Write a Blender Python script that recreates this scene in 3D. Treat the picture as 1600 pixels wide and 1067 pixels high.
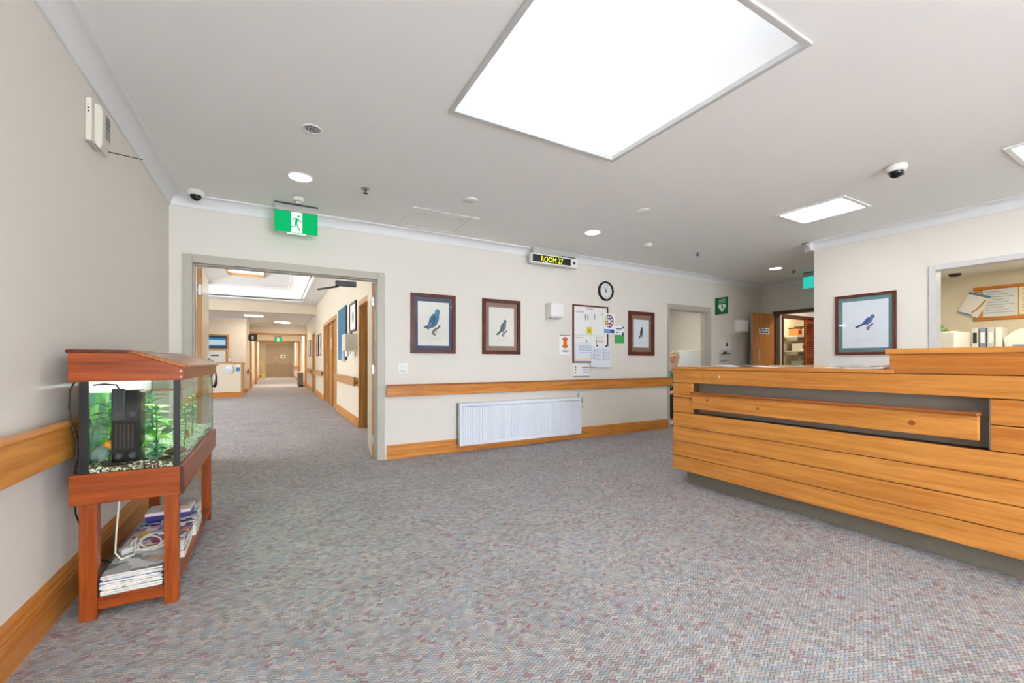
import bpy, math, random
from math import sin, cos, pi, radians, sqrt, atan2
from mathutils import Vector, Matrix
random.seed(11)
for o in list(bpy.data.objects): bpy.data.objects.remove(o)
S = bpy.context.scene; COL = S.collection

# ------------------------------------------------------------------ camera
H = 1.12; F = 660.0; YAW = radians(29.43); CY = 565.2      # eye height, focal length in px of a 1600 px frame, heading, horizon row
cd = bpy.data.cameras.new('camera'); cam = bpy.data.objects.new('camera', cd); COL.objects.link(cam)
cam.location = (0, 0, H); cam.rotation_euler = (pi/2, 0, -YAW)
cd.sensor_width = 36; cd.lens = F/1600*36; cd.shift_y = (CY-533.5)/1600; cd.clip_start = .02; cd.clip_end = 200
S.camera = cam
# ------------------------------------------------------------------ light and exposure
W = bpy.data.worlds.new('world'); S.world = W; W.use_nodes = True
W.node_tree.nodes['Background'].inputs[0].default_value = (.86, .93, 1, 1)
W.node_tree.nodes['Background'].inputs[1].default_value = 13
S.view_settings.view_transform = 'Standard'; S.view_settings.look = 'None'
S.view_settings.exposure = 0.5; S.view_settings.gamma = 1; S.view_settings.use_curve_mapping = False
SKY_L, PANEL_L, DOWN_L, COVE_L, ROOM_L = 2.3, 12, 22, 6, 18

def ray(px, py):
    t = (px-800)/F
    return sin(YAW)+t*cos(YAW), cos(YAW)-t*sin(YAW), (CY-py)/F
def onX(px, py, X):
    d = ray(px, py); s = X/d[0]; return Vector((X, d[1]*s, H+d[2]*s))
def onY(px, py, Y):
    d = ray(px, py); s = Y/d[1]; return Vector((d[0]*s, Y, H+d[2]*s))
def onZ(px, py, Z):
    d = ray(px, py); s = (Z-H)/d[2]; return Vector((d[0]*s, d[1]*s, Z))

# ------------------------------------------------------------------ materials
def lin(c):
    return tuple(((v/255)/12.92 if v/255 <= .04045 else ((v/255+.055)/1.055)**2.4) for v in c)
def rgba(c): return (*lin(c), 1)
MATS = {}
def newmat(name):
    m = bpy.data.materials.new(name); m.use_nodes = True; n = m.node_tree
    return m, n.nodes, n.links, n.nodes['Principled BSDF']
def mat(name, c, rough=.6, metal=0, var=.05, scale=14, bump=0, emit=0, spec=.4):
    """plain surface: a base colour with faint mottling, optional fine relief"""
    if name in MATS: return MATS[name]
    m, N, L, B = newmat(name)
    tc = N.new('ShaderNodeTexCoord'); nz = N.new('ShaderNodeTexNoise'); nz.inputs['Scale'].default_value = scale
    L.new(tc.outputs['Object'], nz.inputs['Vector'])
    mx = N.new('ShaderNodeMix'); mx.data_type = 'RGBA'
    a = lin(c); mx.inputs[6].default_value = (*[v*(1-var) for v in a], 1); mx.inputs[7].default_value = (*[min(1, v*(1+var)) for v in a], 1)
    L.new(nz.outputs['Fac'], mx.inputs[0]); L.new(mx.outputs[2], B.inputs['Base Color'])
    B.inputs['Roughness'].default_value = rough; B.inputs['Metallic'].default_value = metal
    B.inputs['Specular IOR Level'].default_value = spec
    if bump:
        n2 = N.new('ShaderNodeTexNoise'); n2.inputs['Scale'].default_value = 260; L.new(tc.outputs['Object'], n2.inputs['Vector'])
        bp = N.new('ShaderNodeBump'); bp.inputs['Strength'].default_value = bump; bp.inputs['Distance'].default_value = .002
        L.new(n2.outputs['Fac'], bp.inputs['Height']); L.new(bp.outputs[0], B.inputs['Normal'])
    if emit:
        B.inputs['Emission Color'].default_value = (*a, 1); B.inputs['Emission Strength'].default_value = emit
    MATS[name] = m; return m
def wood(name, c1, c2, axis, rough=.38, fine=1.0):
    """straight-grained timber; grain runs along the given axis"""
    key = name+axis
    if key in MATS: return MATS[key]
    m, N, L, B = newmat(key)
    tc = N.new('ShaderNodeTexCoord'); oi = N.new('ShaderNodeObjectInfo')
    ad = N.new('ShaderNodeVectorMath'); ad.operation = 'ADD'
    sc = N.new('ShaderNodeVectorMath'); sc.operation = 'SCALE'; sc.inputs[0].default_value = (7, 5, 9); L.new(oi.outputs['Random'], sc.inputs['Scale'])
    L.new(tc.outputs['Object'], ad.inputs[0]); L.new(sc.outputs[0], ad.inputs[1])
    mp = N.new('ShaderNodeMapping'); s = {'x': (1.6, 34, 34), 'y': (34, 1.6, 34), 'z': (34, 34, 1.6)}[axis]
    mp.inputs['Scale'].default_value = [v*fine for v in s]; L.new(ad.outputs[0], mp.inputs['Vector'])
    nz = N.new('ShaderNodeTexNoise'); nz.inputs['Scale'].default_value = 1; nz.inputs['Detail'].default_value = 5; nz.inputs['Distortion'].default_value = .6
    L.new(mp.outputs[0], nz.inputs['Vector'])
    mp2 = N.new('ShaderNodeMapping'); mp2.inputs['Scale'].default_value = [v*4 for v in s]; L.new(ad.outputs[0], mp2.inputs['Vector'])
    n2 = N.new('ShaderNodeTexNoise'); n2.inputs['Scale'].default_value = 1.3; n2.inputs['Detail'].default_value = 3; L.new(mp2.outputs[0], n2.inputs['Vector'])
    mm = N.new('ShaderNodeMath'); mm.operation = 'MULTIPLY_ADD'; mm.inputs[1].default_value = .45
    L.new(n2.outputs['Fac'], mm.inputs[0]); L.new(nz.outputs['Fac'], mm.inputs[2])
    m3 = N.new('ShaderNodeMath'); m3.operation = 'MULTIPLY_ADD'; m3.inputs[1].default_value = .25; m3.inputs[2].default_value = -.125
    L.new(oi.outputs['Random'], m3.inputs[0])
    m4 = N.new('ShaderNodeMath'); m4.operation = 'ADD'; L.new(mm.outputs[0], m4.inputs[0]); L.new(m3.outputs[0], m4.inputs[1])
    cr = N.new('ShaderNodeValToRGB'); cr.color_ramp.elements[0].position = .48; cr.color_ramp.elements[1].position = .96
    cr.color_ramp.elements[0].color = rgba(c2); cr.color_ramp.elements[1].color = rgba(c1)
    L.new(m4.outputs[0], cr.inputs[0]); L.new(cr.outputs[0], B.inputs['Base Color'])
    B.inputs['Roughness'].default_value = rough; B.inputs['Specular IOR Level'].default_value = .35
    MATS[key] = m; return m
def oak(a): return wood('honey_oak_', (226, 156, 76), (186, 112, 44), a)
def oakdoor(a): return wood('corridor_oak_', (204, 152, 88), (170, 118, 62), a)
def redgum(a): return wood('red_pine_', (170, 80, 28), (114, 48, 14), a, .3)
def frame_wood(a): return wood('mahogany_', (110, 54, 34), (72, 34, 22), a, .35)
def thin_glass(name, tint=(255, 255, 255), refl=1.0):
    if name in MATS: return MATS[name]
    m, N, L, B = newmat(name); N.remove(B)
    t = N.new('ShaderNodeBsdfTransparent'); t.inputs[0].default_value = rgba(tint)
    g = N.new('ShaderNodeBsdfGlossy'); g.inputs['Roughness'].default_value = .03; g.inputs[0].default_value = (refl, refl, refl, 1)
    w = N.new('ShaderNodeLayerWeight'); w.inputs[0].default_value = .5; p = N.new('ShaderNodeMath'); p.operation = 'POWER'; p.inputs[1].default_value = 5
    f = N.new('ShaderNodeMath'); f.operation = 'MULTIPLY_ADD'; f.inputs[1].default_value = .95; f.inputs[2].default_value = .035; x = N.new('ShaderNodeMixShader')
    L.new(w.outputs['Facing'], p.inputs[0]); L.new(p.outputs[0], f.inputs[0]); L.new(f.outputs[0], x.inputs[0]); L.new(t.outputs[0], x.inputs[1]); L.new(g.outputs[0], x.inputs[2])
    L.new(x.outputs[0], N['Material Output'].inputs[0]); MATS[name] = m; return m
def glow(name, c, s):
    if name in MATS: return MATS[name]
    m, N, L, B = newmat(name); N.remove(B)
    e = N.new('ShaderNodeEmission'); e.inputs[0].default_value = rgba(c); e.inputs[1].default_value = s
    L.new(e.outputs[0], N['Material Output'].inputs[0]); MATS[name] = m; return m
def carpet():
    """looped carpet woven in zigzag rows of mixed yarns"""
    m, N, L, B = newmat('carpet')
    tc = N.new('ShaderNodeTexCoord'); sp = N.new('ShaderNodeSeparateXYZ'); L.new(tc.outputs['Object'], sp.inputs[0])
    def math(op, a, b=None, c=None):
        n = N.new('ShaderNodeMath'); n.operation = op
        for i, v in enumerate((a, b, c)):
            if v is None: continue
            if isinstance(v, (int, float)): n.inputs[i].default_value = v
            else: L.new(v, n.inputs[i])
        return n.outputs[0]
    zz = math('MULTIPLY', math('PINGPONG', sp.outputs[0], .019), .62)
    row = math('DIVIDE', math('ADD', sp.outputs[1], zz), .0145)
    ri = math('FLOOR', row); fr = math('FRACT', row)
    ci = math('FLOOR', math('DIVIDE', math('ADD', sp.outputs[0], math('MULTIPLY', ri, .0147)), .026))
    cb = N.new('ShaderNodeCombineXYZ'); L.new(ci, cb.inputs[0]); L.new(ri, cb.inputs[1])
    wn = N.new('ShaderNodeTexWhiteNoise'); wn.noise_dimensions = '2D'; L.new(cb.outputs[0], wn.inputs['Vector'])
    cr = N.new('ShaderNodeValToRGB'); r = cr.color_ramp; r.interpolation = 'CONSTANT'
    cols = [(0, (182, 177, 175)), (.24, (164, 157, 154)), (.42, (172, 177, 186)), (.56, (194, 191, 189)), (.7, (180, 164, 166)), (.8, (160, 171, 178)), (.88, (187, 179, 168)), (.965, (166, 132, 138))]
    r.elements[0].color = rgba(cols[0][1])
    r.elements[1].position = cols[1][0]; r.elements[1].color = rgba(cols[1][1])
    for p, c in cols[2:]:
        e = r.elements.new(p); e.color = rgba(c)
    L.new(wn.outputs['Value'], cr.inputs[0])
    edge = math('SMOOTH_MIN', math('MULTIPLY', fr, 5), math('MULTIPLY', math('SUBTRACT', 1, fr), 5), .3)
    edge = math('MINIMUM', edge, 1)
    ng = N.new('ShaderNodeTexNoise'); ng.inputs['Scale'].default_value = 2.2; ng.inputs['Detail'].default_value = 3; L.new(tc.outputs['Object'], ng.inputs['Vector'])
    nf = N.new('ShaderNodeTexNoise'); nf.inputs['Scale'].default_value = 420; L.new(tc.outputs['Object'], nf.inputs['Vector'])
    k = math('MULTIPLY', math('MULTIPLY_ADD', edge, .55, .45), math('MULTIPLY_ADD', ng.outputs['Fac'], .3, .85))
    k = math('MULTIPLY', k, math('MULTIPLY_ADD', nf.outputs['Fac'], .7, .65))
    mx = N.new('ShaderNodeMix'); mx.data_type = 'RGBA'; mx.blend_type = 'MULTIPLY'; mx.inputs[0].default_value = 1
    L.new(cr.outputs[0], mx.inputs[6]); L.new(k, mx.inputs[7]); L.new(mx.outputs[2], B.inputs['Base Color'])
    B.inputs['Roughness'].default_value = .95; B.inputs['Specular IOR Level'].default_value = .1
    bp = N.new('ShaderNodeBump'); bp.inputs['Strength'].default_value = .5; bp.inputs['Distance'].default_value = .004
    L.new(math('ADD', edge, nf.outputs['Fac']), bp.inputs['Height']); L.new(bp.outputs[0], B.inputs['Normal'])
    return m
def cover_print(name, base):
    """printed magazine cover: blocks of ink that differ from copy to copy"""
    if name in MATS: return MATS[name]
    m, N, L, B = newmat(name)
    tc = N.new('ShaderNodeTexCoord'); oi = N.new('ShaderNodeObjectInfo')
    sc = N.new('ShaderNodeVectorMath'); sc.operation = 'SCALE'; sc.inputs[0].default_value = (31, 17, 5); L.new(oi.outputs['Random'], sc.inputs['Scale'])
    ad = N.new('ShaderNodeVectorMath'); L.new(tc.outputs['Object'], ad.inputs[0]); L.new(sc.outputs[0], ad.inputs[1])
    v = N.new('ShaderNodeTexVoronoi'); v.inputs['Scale'].default_value = 19; v.distance = 'CHEBYCHEV'; L.new(ad.outputs[0], v.inputs['Vector'])
    h = N.new('ShaderNodeSeparateColor'); L.new(v.outputs['Color'], h.inputs[0])
    cr = N.new('ShaderNodeValToRGB'); r = cr.color_ramp; r.interpolation = 'CONSTANT'
    r.elements[0].color = rgba(base[0]); r.elements[1].position = .3; r.elements[1].color = rgba(base[1])
    for p, c in zip((.5, .66, .8, .9), base[2:]): r.elements.new(p).color = rgba(c)
    L.new(h.outputs[0], cr.inputs[0]); L.new(cr.outputs[0], B.inputs['Base Color']); B.inputs['Roughness'].default_value = .25
    MATS[name] = m; return m

CREAM = mat('wall_paint', (227, 221, 212), .75, var=.015, scale=3, bump=.12)
CREAM2 = mat('corridor_paint', (228, 214, 192), .75, var=.015, scale=3, bump=.1)
CEIL = mat('ceiling_paint', (240, 239, 237), .85, var=.012, scale=2, bump=.1)
WHITE = mat('white_gloss', (236, 236, 234), .35, var=.01)
OFFW = mat('white_plastic', (232, 230, 224), .4, var=.015)
CORN = mat('cornice_paint', (230, 230, 230), .6, var=.01)
TAUPE = mat('taupe_frame_paint', (186, 180, 168), .4, var=.03)
GREYP = mat('grey_laminate', (150, 140, 130), .35, var=.03)
BLACK = mat('black_plastic', (22, 22, 24), .35, var=.1)
DGREY = mat('dark_grey_plastic', (58, 58, 62), .4, var=.05)
STEEL = mat('brushed_steel', (176, 174, 170), .3, metal=.9, var=.05)
PAPER = mat('white_paper', (240, 240, 242), .7, var=.01)
INK = mat('grey_ink', (118, 122, 138), .8)
BLUE = mat('print_blue', (28, 76, 160), .5); GREEN = mat('print_green', (66, 160, 82), .5); ORANGE = mat('print_orange', (214, 112, 34), .5)
YELLOW = mat('print_yellow', (226, 214, 62), .5); RED = mat('print_red', (176, 52, 52), .5); PURPLE = mat('print_purple', (120, 70, 130), .5)
NAVY = mat('navy_mount', (62, 72, 104), .8, var=.06); TEALM = mat('teal_mount', (94, 128, 134), .8, var=.04)
BROWNM = mat('taupe_mount', (140, 112, 96), .8, var=.08); PRINTP = mat('print_paper', (226, 224, 216), .75, var=.015); PRINTB = mat('print_paper_cool', (222, 228, 236), .75, var=.015)
GLASS = thin_glass('picture_glass')

# ------------------------------------------------------------------ mesh helpers
class MB:
    def __init__(s): s.v = []; s.f = []; s.m = []; s.s = []
    def add(s, vs, fs, mi=0, sm=False):
        b = len(s.v); s.v += [tuple(v) for v in vs]
        for f in fs: s.f.append([b+i for i in f]); s.m.append(mi); s.s.append(sm)
        return s
    def box(s, x0, x1, y0, y1, z0, z1, mi=0):
        x0, x1 = sorted((x0, x1)); y0, y1 = sorted((y0, y1)); z0, z1 = sorted((z0, z1))
        return s.add([(x0,y0,z0),(x1,y0,z0),(x1,y1,z0),(x0,y1,z0),(x0,y0,z1),(x1,y0,z1),(x1,y1,z1),(x0,y1,z1)],
                     [(0,3,2,1),(4,5,6,7),(0,1,5,4),(1,2,6,5),(2,3,7,6),(3,0,4,7)], mi)
    def prism(s, axis, poly, a0, a1, mi=0):
        """polygon in the two other axes (in x,y,z order) pushed from a0 to a1"""
        def p(u, w, a): return {'x': (a,u,w), 'y': (u,a,w), 'z': (u,w,a)}[axis]
        ar = sum(poly[i][0]*poly[(i+1) % len(poly)][1]-poly[(i+1) % len(poly)][0]*poly[i][1] for i in range(len(poly)))
        if ar < 0: poly = poly[::-1]
        if axis == 'y': poly = poly[::-1]
        if a0 > a1: a0, a1 = a1, a0
        n = len(poly)
        vs = [p(u, w, a0) for u, w in poly]+[p(u, w, a1) for u, w in poly]
        return s.add(vs, [tuple(range(n))[::-1], tuple(range(n, 2*n))]+[(i, (i+1) % n, n+(i+1) % n, n+i) for i in range(n)], mi)
    def tube(s, path, r, n=10, mi=0, caps=True):
        path = [Vector(p) for p in path]; rr = r if isinstance(r, (list, tuple)) else [r]*len(path)
        rings = []; up = None
        for i, p in enumerate(path):
            d = (path[min(i+1, len(path)-1)]-path[max(i-1, 0)]).normalized()
            if up is None: up = Vector((0,0,1)) if abs(d.z) < .9 else Vector((1,0,0))
            a = d.cross(up).normalized(); b = a.cross(d).normalized(); up = b
            rings.append([p+a*cos(2*pi*k/n)*rr[i]+b*sin(2*pi*k/n)*rr[i] for k in range(n)])
        vs = [q for R in rings for q in R]; fs = []
        for i in range(len(path)-1):
            for k in range(n): fs.append((i*n+k, i*n+(k+1) % n, (i+1)*n+(k+1) % n, (i+1)*n+k))
        s.add(vs, [f[::-1] for f in fs], mi, True)
        if caps:
            b = len(s.v)-len(vs); s.f.append([b+k for k in range(n)]); s.m.append(mi); s.s.append(False)
            s.f.append([b+(len(path)-1)*n+k for k in range(n)][::-1]); s.m.append(mi); s.s.append(False)
        return s
    def cyl(s, p0, p1, r0, r1=None, n=20, mi=0): return s.tube([p0, p1], [r0, r0 if r1 is None else r1], n, mi)
    def lathe(s, c, prof, axis='z', n=28, mi=0, sm=True, caps=True):
        """profile of (radius, height along axis) turned about the axis through c"""
        c = Vector(c); vs = []
        ax = {'z': Vector((0,0,1)), 'y': Vector((0,1,0)), 'x': Vector((1,0,0))}[axis]
        a = {'z': Vector((1,0,0)), 'y': Vector((0,0,1)), 'x': Vector((0,1,0))}[axis]; b = ax.cross(a)
        for r, h in prof: vs += [c+ax*h+(a*cos(2*pi*k/n)+b*sin(2*pi*k/n))*r for k in range(n)]
        fs = [(i*n+k, i*n+(k+1) % n, (i+1)*n+(k+1) % n, (i+1)*n+k) for i in range(len(prof)-1) for k in range(n)]
        s.add(vs, fs, mi, sm); b0 = len(s.v)-len(vs)
        if not caps: return s
        s.f.append([b0+k for k in range(n)][::-1]); s.m.append(mi); s.s.append(False)
        s.f.append([b0+(len(prof)-1)*n+k for k in range(n)]); s.m.append(mi); s.s.append(False)
        return s
    def flat(s, pts, y, t=.0006, mi=0):
        """a printed shape: polygon in x,z lying on the plane y, facing -y"""
        return s.prism('y', pts, y-t, y, mi)
    def stroke(s, pts, w, y, mi=0, t=.0006):
        for (a, b), (c, d) in zip(pts[:-1], pts[1:]):
            l = sqrt((c-a)**2+(d-b)**2) or 1; nx, nz = -(d-b)/l*w/2, (c-a)/l*w/2
            s.flat([(a+nx, b+nz), (c+nx, d+nz), (c-nx, d-nz), (a-nx, b-nz)], y, t, mi)
        return s
def ell(cx, cz, rx, rz, n=20, rot=0):
    return [(cx+rx*cos(2*pi*k/n)*cos(rot)-rz*sin(2*pi*k/n)*sin(rot), cz+rx*cos(2*pi*k/n)*sin(rot)+rz*sin(2*pi*k/n)*cos(rot)) for k in range(n)]
def build(name, mb, m, parent=None, bevel=0, seg=2):
    me = bpy.data.meshes.new(name); me.from_pydata(mb.v, [], mb.f)
    for mm in (m if isinstance(m, (list, tuple)) else [m]): me.materials.append(mm)
    me.polygons.foreach_set('material_index', mb.m); me.polygons.foreach_set('use_smooth', mb.s); me.update()
    o = bpy.data.objects.new(name, me); COL.objects.link(o); o.parent = parent
    if bevel:
        b = o.modifiers.new('bevel', 'BEVEL'); b.width = bevel; b.segments = seg; b.limit_method = 'ANGLE'; b.angle_limit = radians(40)
    return o
def tag(o, label, cat, group=None, kind=None):
    if label: o['label'] = label
    if cat: o['category'] = cat
    if group: o['group'] = group
    if kind: o['kind'] = kind
    return o
def thing(name, label, cat, loc=(0,0,0), rz=0, group=None):
    o = bpy.data.objects.new(name, None); COL.objects.link(o); o.empty_display_size = .1
    o.location = loc; o.rotation_euler = (0, 0, rz); return tag(o, label, cat, group)
def struct(name, mb, m, label=None, bevel=0):
    o = build(name, mb, m, None, bevel); o['kind'] = 'structure'
    if label: o['label'] = label
    return o
def copy_tree(o, parent=None):
    c = o.copy(); COL.objects.link(c); c.parent = parent
    for ch in [q for q in bpy.data.objects if q.parent is o]: copy_tree(ch, c)
    return c
def text(s, size, cx, cz, y, mb, mi=0, width=None, height=None, t=.0006):
    """lettering, centred on (cx, cz), facing -y"""
    cu = bpy.data.curves.new('txt', 'FONT'); cu.body = s; cu.size = size; cu.align_x = 'CENTER'; cu.resolution_u = 3
    o = bpy.data.objects.new('txt', cu); COL.objects.link(o)
    me = bpy.data.meshes.new_from_object(o.evaluated_get(bpy.context.evaluated_depsgraph_get()))
    xs = [v.co.x for v in me.vertices]; zs = [v.co.y for v in me.vertices]
    mx, mz = (min(xs)+max(xs))/2, (min(zs)+max(zs))/2
    kx = width/(max(xs)-min(xs)) if width else 1; kz = height/(max(zs)-min(zs)) if height else kx
    mb.add([(cx+(v.co.x-mx)*kx, y-t, cz+(v.co.y-mz)*kz) for v in me.vertices], [tuple(p.vertices) for p in me.polygons], mi)
    bpy.data.objects.remove(o); bpy.data.curves.remove(cu); bpy.data.meshes.remove(me)
def slab(axis, c0, c1, u, v, holes=()):
    """wall or ceiling panel of thickness c0..c1 across axis with rectangular openings (u0,u1,v0,v1)"""
    us = sorted({u[0], u[1], *[q for h in holes for q in h[:2]]}); vs = sorted({v[0], v[1], *[q for h in holes for q in h[2:]]})
    us = [q for q in us if u[0] <= q <= u[1]]; vs = [q for q in vs if v[0] <= q <= v[1]]
    def solid(i, j):
        if i < 0 or j < 0 or i >= len(us)-1 or j >= len(vs)-1: return False
        a, b = (us[i]+us[i+1])/2, (vs[j]+vs[j+1])/2
        return not any(h[0] < a < h[1] and h[2] < b < h[3] for h in holes)
    def p(c, a, b): return {'x': (c,a,b), 'y': (a,c,b), 'z': (a,b,c)}[axis]
    mb = MB(); flip = axis == 'y'
    def quad(q, out):
        mb.add(q, [(0,1,2,3) if out != flip else (3,2,1,0)])
    for i in range(len(us)-1):
        for j in range(len(vs)-1):
            if not solid(i, j): continue
            a0, a1, b0, b1 = us[i], us[i+1], vs[j], vs[j+1]
            quad([p(c1,a0,b0), p(c1,a1,b0), p(c1,a1,b1), p(c1,a0,b1)], True); quad([p(c0,a0,b0), p(c0,a1,b0), p(c0,a1,b1), p(c0,a0,b1)], False)
            if not solid(i-1, j): quad([p(c0,a0,b0), p(c1,a0,b0), p(c1,a0,b1), p(c0,a0,b1)], True)
            if not solid(i+1, j): quad([p(c0,a1,b0), p(c1,a1,b0), p(c1,a1,b1), p(c0,a1,b1)], False)
            if not solid(i, j-1): quad([p(c0,a0,b0), p(c1,a0,b0), p(c1,a1,b0), p(c0,a1,b0)], False)
            if not solid(i, j+1): quad([p(c0,a0,b1), p(c1,a0,b1), p(c1,a1,b1), p(c0,a1,b1)], True)
    return mb
BACK, FACE_W, FACE_E = 0, -pi/2, pi/2          # headings of things on walls: front faces -y, -x, +x

# ------------------------------------------------------------------ the shell
YB, XL, XR, XW, XE, ZC = 4.92, -.836, 1.264, 6.10, 8.525, 2.66
YEND = 2.845                                     # where the reception wall stops
SKX0, SKX1, SKY0, SKY1 = .93, 2.265, 1.06, 2.445
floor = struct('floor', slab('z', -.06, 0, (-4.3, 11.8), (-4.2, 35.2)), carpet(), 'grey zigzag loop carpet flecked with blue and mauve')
struct('ceiling_main', slab('z', ZC, ZC+.08, (XL-.1, XE+.1), (-4.1, YB+.1), [(SKX0, SKX1, SKY0, SKY1)]), CEIL)
OX0, OX1, OZ = -.667, 1.026, 2.055               # double-door opening
DX0, DX1, DZ = 5.83, 6.84, 2.02                 # doorway to the small room
struct('wall_back', slab('y', YB, YB+.12, (XL-.1, XE+.1), (0, 3.1), [(OX0, OX1, -1, OZ), (DX0, DX1, -1, DZ)]), CREAM)
struct('wall_left', slab('x', XL-.1, XL, (-4.1, YB), (0, ZC)), CREAM)
HY0, HY1, HZ0, HZ1 = .15, 1.69, 1.02, 2.09       # office hatch
struct('wall_right', slab('x', XW, XW+.12, (-4.1, YEND), (0, ZC), [(HY0, HY1, HZ0, HZ1)]), CREAM)
struct('wall_office_north', slab('y', YEND-.12, YEND, (XW+.12, 11.6), (0, ZC)), CREAM)
EY0, EY1, EZ = 3.70, 4.64, 2.04
struct('wall_east', slab('x', XE, XE+.12, (YEND, YB), (0, ZC), [(EY0, EY1, -1, EZ)]), CREAM)
struct('wall_front', slab('y', -4.1, -4.0, (XL-.1, XW), (0, ZC), [(-.6, 1.45, .12, 2.5), (1.6, 3.65, .12, 2.5)]), CREAM)
n = 0
for a, b in ((-.6, 1.45), (1.6, 3.65)):  # windows added behind the camera as daylight sources for the room
    n += 1; w = MB()
    for x in (a, (a+b)/2-.03, b-.06): w.box(x, x+.06, -4.09, -4.01, .12, 2.5)
    for z in (.12, 1.2, 2.44): w.box(a, b, -4.085, -4.015, z, z+.06)
    o = struct('window_%d' % n, w, TAUPE, 'added tall window out of view, a daylight source behind the seating space')
    g = MB().box(a, b, -4.053, -4.047, .12, 2.5); build('pane', g, thin_glass('window_glass'), o)
# passage beyond the toilet door, with its closet
struct('wall_passage_north', slab('y', 4.75, 4.85, (XE+.12, 11.6), (0, 2.5), [(8.98, 10.16, -1, 2.03)]), CREAM)
struct('wall_passage_end', slab('x', 11.5, 11.6, (YEND, 4.75), (0, 2.5)), CREAM)
struct('ceiling_passage', slab('z', 2.5, 2.56, (XE+.12, 11.6), (YEND, 5.8)), CEIL)
struct('wall_closet_back', slab('y', 5.6, 5.7, (8.7, 11.6), (0, 2.5)), CREAM2)
struct('wall_closet_left', slab('x', 8.75, 8.85, (4.85, 5.6), (0, 2.5)), CREAM2)
struct('wall_closet_right', slab('x', 11.4, 11.5, (4.85, 5.6), (0, 2.5)), CREAM2)
# small room behind the doorway
SMALLW = mat('small_room_paint', (214, 210, 204), .7, var=.02)
struct('wall_room_left', slab('x', 4.9, 5.0, (YB+.12, 7.6), (0, 2.6)), SMALLW)
struct('wall_room_right', slab('x', 8.45, 8.55, (YB+.12, 7.6), (0, 2.6)), SMALLW)
struct('wall_room_back', slab('y', 7.5, 7.6, (4.9, 8.55), (0, 2.6)), SMALLW)
struct('ceiling_room', slab('z', 2.6, 2.66, (4.9, 8.55), (YB+.12, 7.6)), CEIL)
# office behind the hatch
OFFP = mat('office_paint', (236, 228, 208), .7, var=.02)
struct('wall_office_back', slab('x', 9.2, 9.3, (-2.1, YEND-.12), (0, 2.5)), OFFP)
struct('wall_office_south', slab('y', -2.2, -2.1, (XW+.12, 9.3), (0, 2.5)), OFFP)
struct('ceiling_office', slab('z', 2.44, 2.5, (XW+.12, 9.3), (-2.2, YEND-.12)), CEIL)
# lounge and corridor beyond the double doors
ZL, YBM, YTV, YP1, YP2, YFAR, XC0 = 3.03, 15.69, 18.0, 20.6, 25.2, 34.8, -.86
TX0, TX1, TY0, TY1 = -3.2, .81, 6.4, 14.95       # raised tray in the lounge ceiling
struct('ceiling_lounge', slab('z', ZL, ZL+.06, (-4.2, XR+.1), (YB+.12, YBM), [(TX0, TX1, TY0, TY1)]), CEIL)
D1, D2, D3 = (6.52, 7.45), (10.55, 13.2), (16.2, 17.3)
struct('wall_corridor_right', slab('x', XR, XR+.1, (YB+.12, YFAR+.1), (0, 3.1), [(*D1, -1, 2.06), (*D2, -1, 2.13), (*D3, -1, 2.1)]), CREAM2)
struct('wall_lounge_left', slab('x', -4.2, -4.1, (YB, YTV), (0, 3.1), [(6.6, 9.0, .9, 2.4), (11.6, 14.0, .9, 2.4)]), CREAM2)
for k, (a, b) in enumerate(((6.6, 9.0), (11.6, 14.0))):  # side windows added out of view to brighten lounge and corridor
    w = MB()
    for y in (a, (a+b)/2-.03, b-.06): w.box(-4.19, -4.11, y, y+.06, .9, 2.4)
    for z in (.9, 2.34): w.box(-4.185, -4.115, a, b, z, z+.06)
    o = struct('window_%d' % (3+k), w, TAUPE, 'added wide lounge window, an unseen daylight source away from the corridor')
    build('pane', MB().box(-4.153, -4.147, a, b, .9, 2.4), thin_glass('window_glass'), o)
struct('wall_lounge_near', slab('y', YB, YB+.12, (-4.2, XL-.1), (0, 3.1)), CREAM2)
struct('wall_beam', slab('y', YBM, YBM+.3, (-4.2, XR), (2.71, 3.1)), CREAM2)
struct('ceiling_corridor', slab('z', 2.72, 2.78, (-4.2, XR+.1), (YBM+.3, YFAR+.1)), CEIL)
struct('wall_station', slab('y', YTV, YTV+.12, (-4.2, XC0), (0, 2.72)), CREAM2)
struct('wall_corridor_left', slab('x', XC0-.1, XC0, (YTV+.12, YFAR+.1), (0, 2.72)), CREAM2)
struct('wall_portal', slab('y', YP1, YP1+.12, (XC0, XR), (0, 2.72), [(-.8, 1.2, -1, 2.28)]), CREAM2)
struct('wall_portal_inner', slab('y', YP2, YP2+.12, (XC0, XR), (0, 2.72), [(-.76, 1.16, -1, 2.16)]), CREAM2)
struct('wall_far', slab('y', YFAR, YFAR+.1, (XC0, XR), (0, 2.72)), mat('far_paint', (214, 198, 172), .7))
# rooms off the corridor
for i, (ya, yb) in enumerate((D1, D2, D3)):
    mb = slab('x', 3.2, 3.3, (ya-.6, yb+.6), (0, 2.5)); mb2 = slab('y', yb+.5, yb+.6, (XR+.1, 3.2), (0, 2.5)); mb3 = slab('y', ya-.6, ya-.5, (XR+.1, 3.2), (0, 2.5)); mb4 = slab('z', 2.5, 2.56, (XR+.1, 3.3), (ya-.6, yb+.6))
    for q, nm in ((mb, 'wall_bedroom_back'), (mb2, 'wall_bedroom_far'), (mb3, 'wall_bedroom_near'), (mb4, 'ceiling_bedroom')): struct(nm, q, CREAM2)

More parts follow.
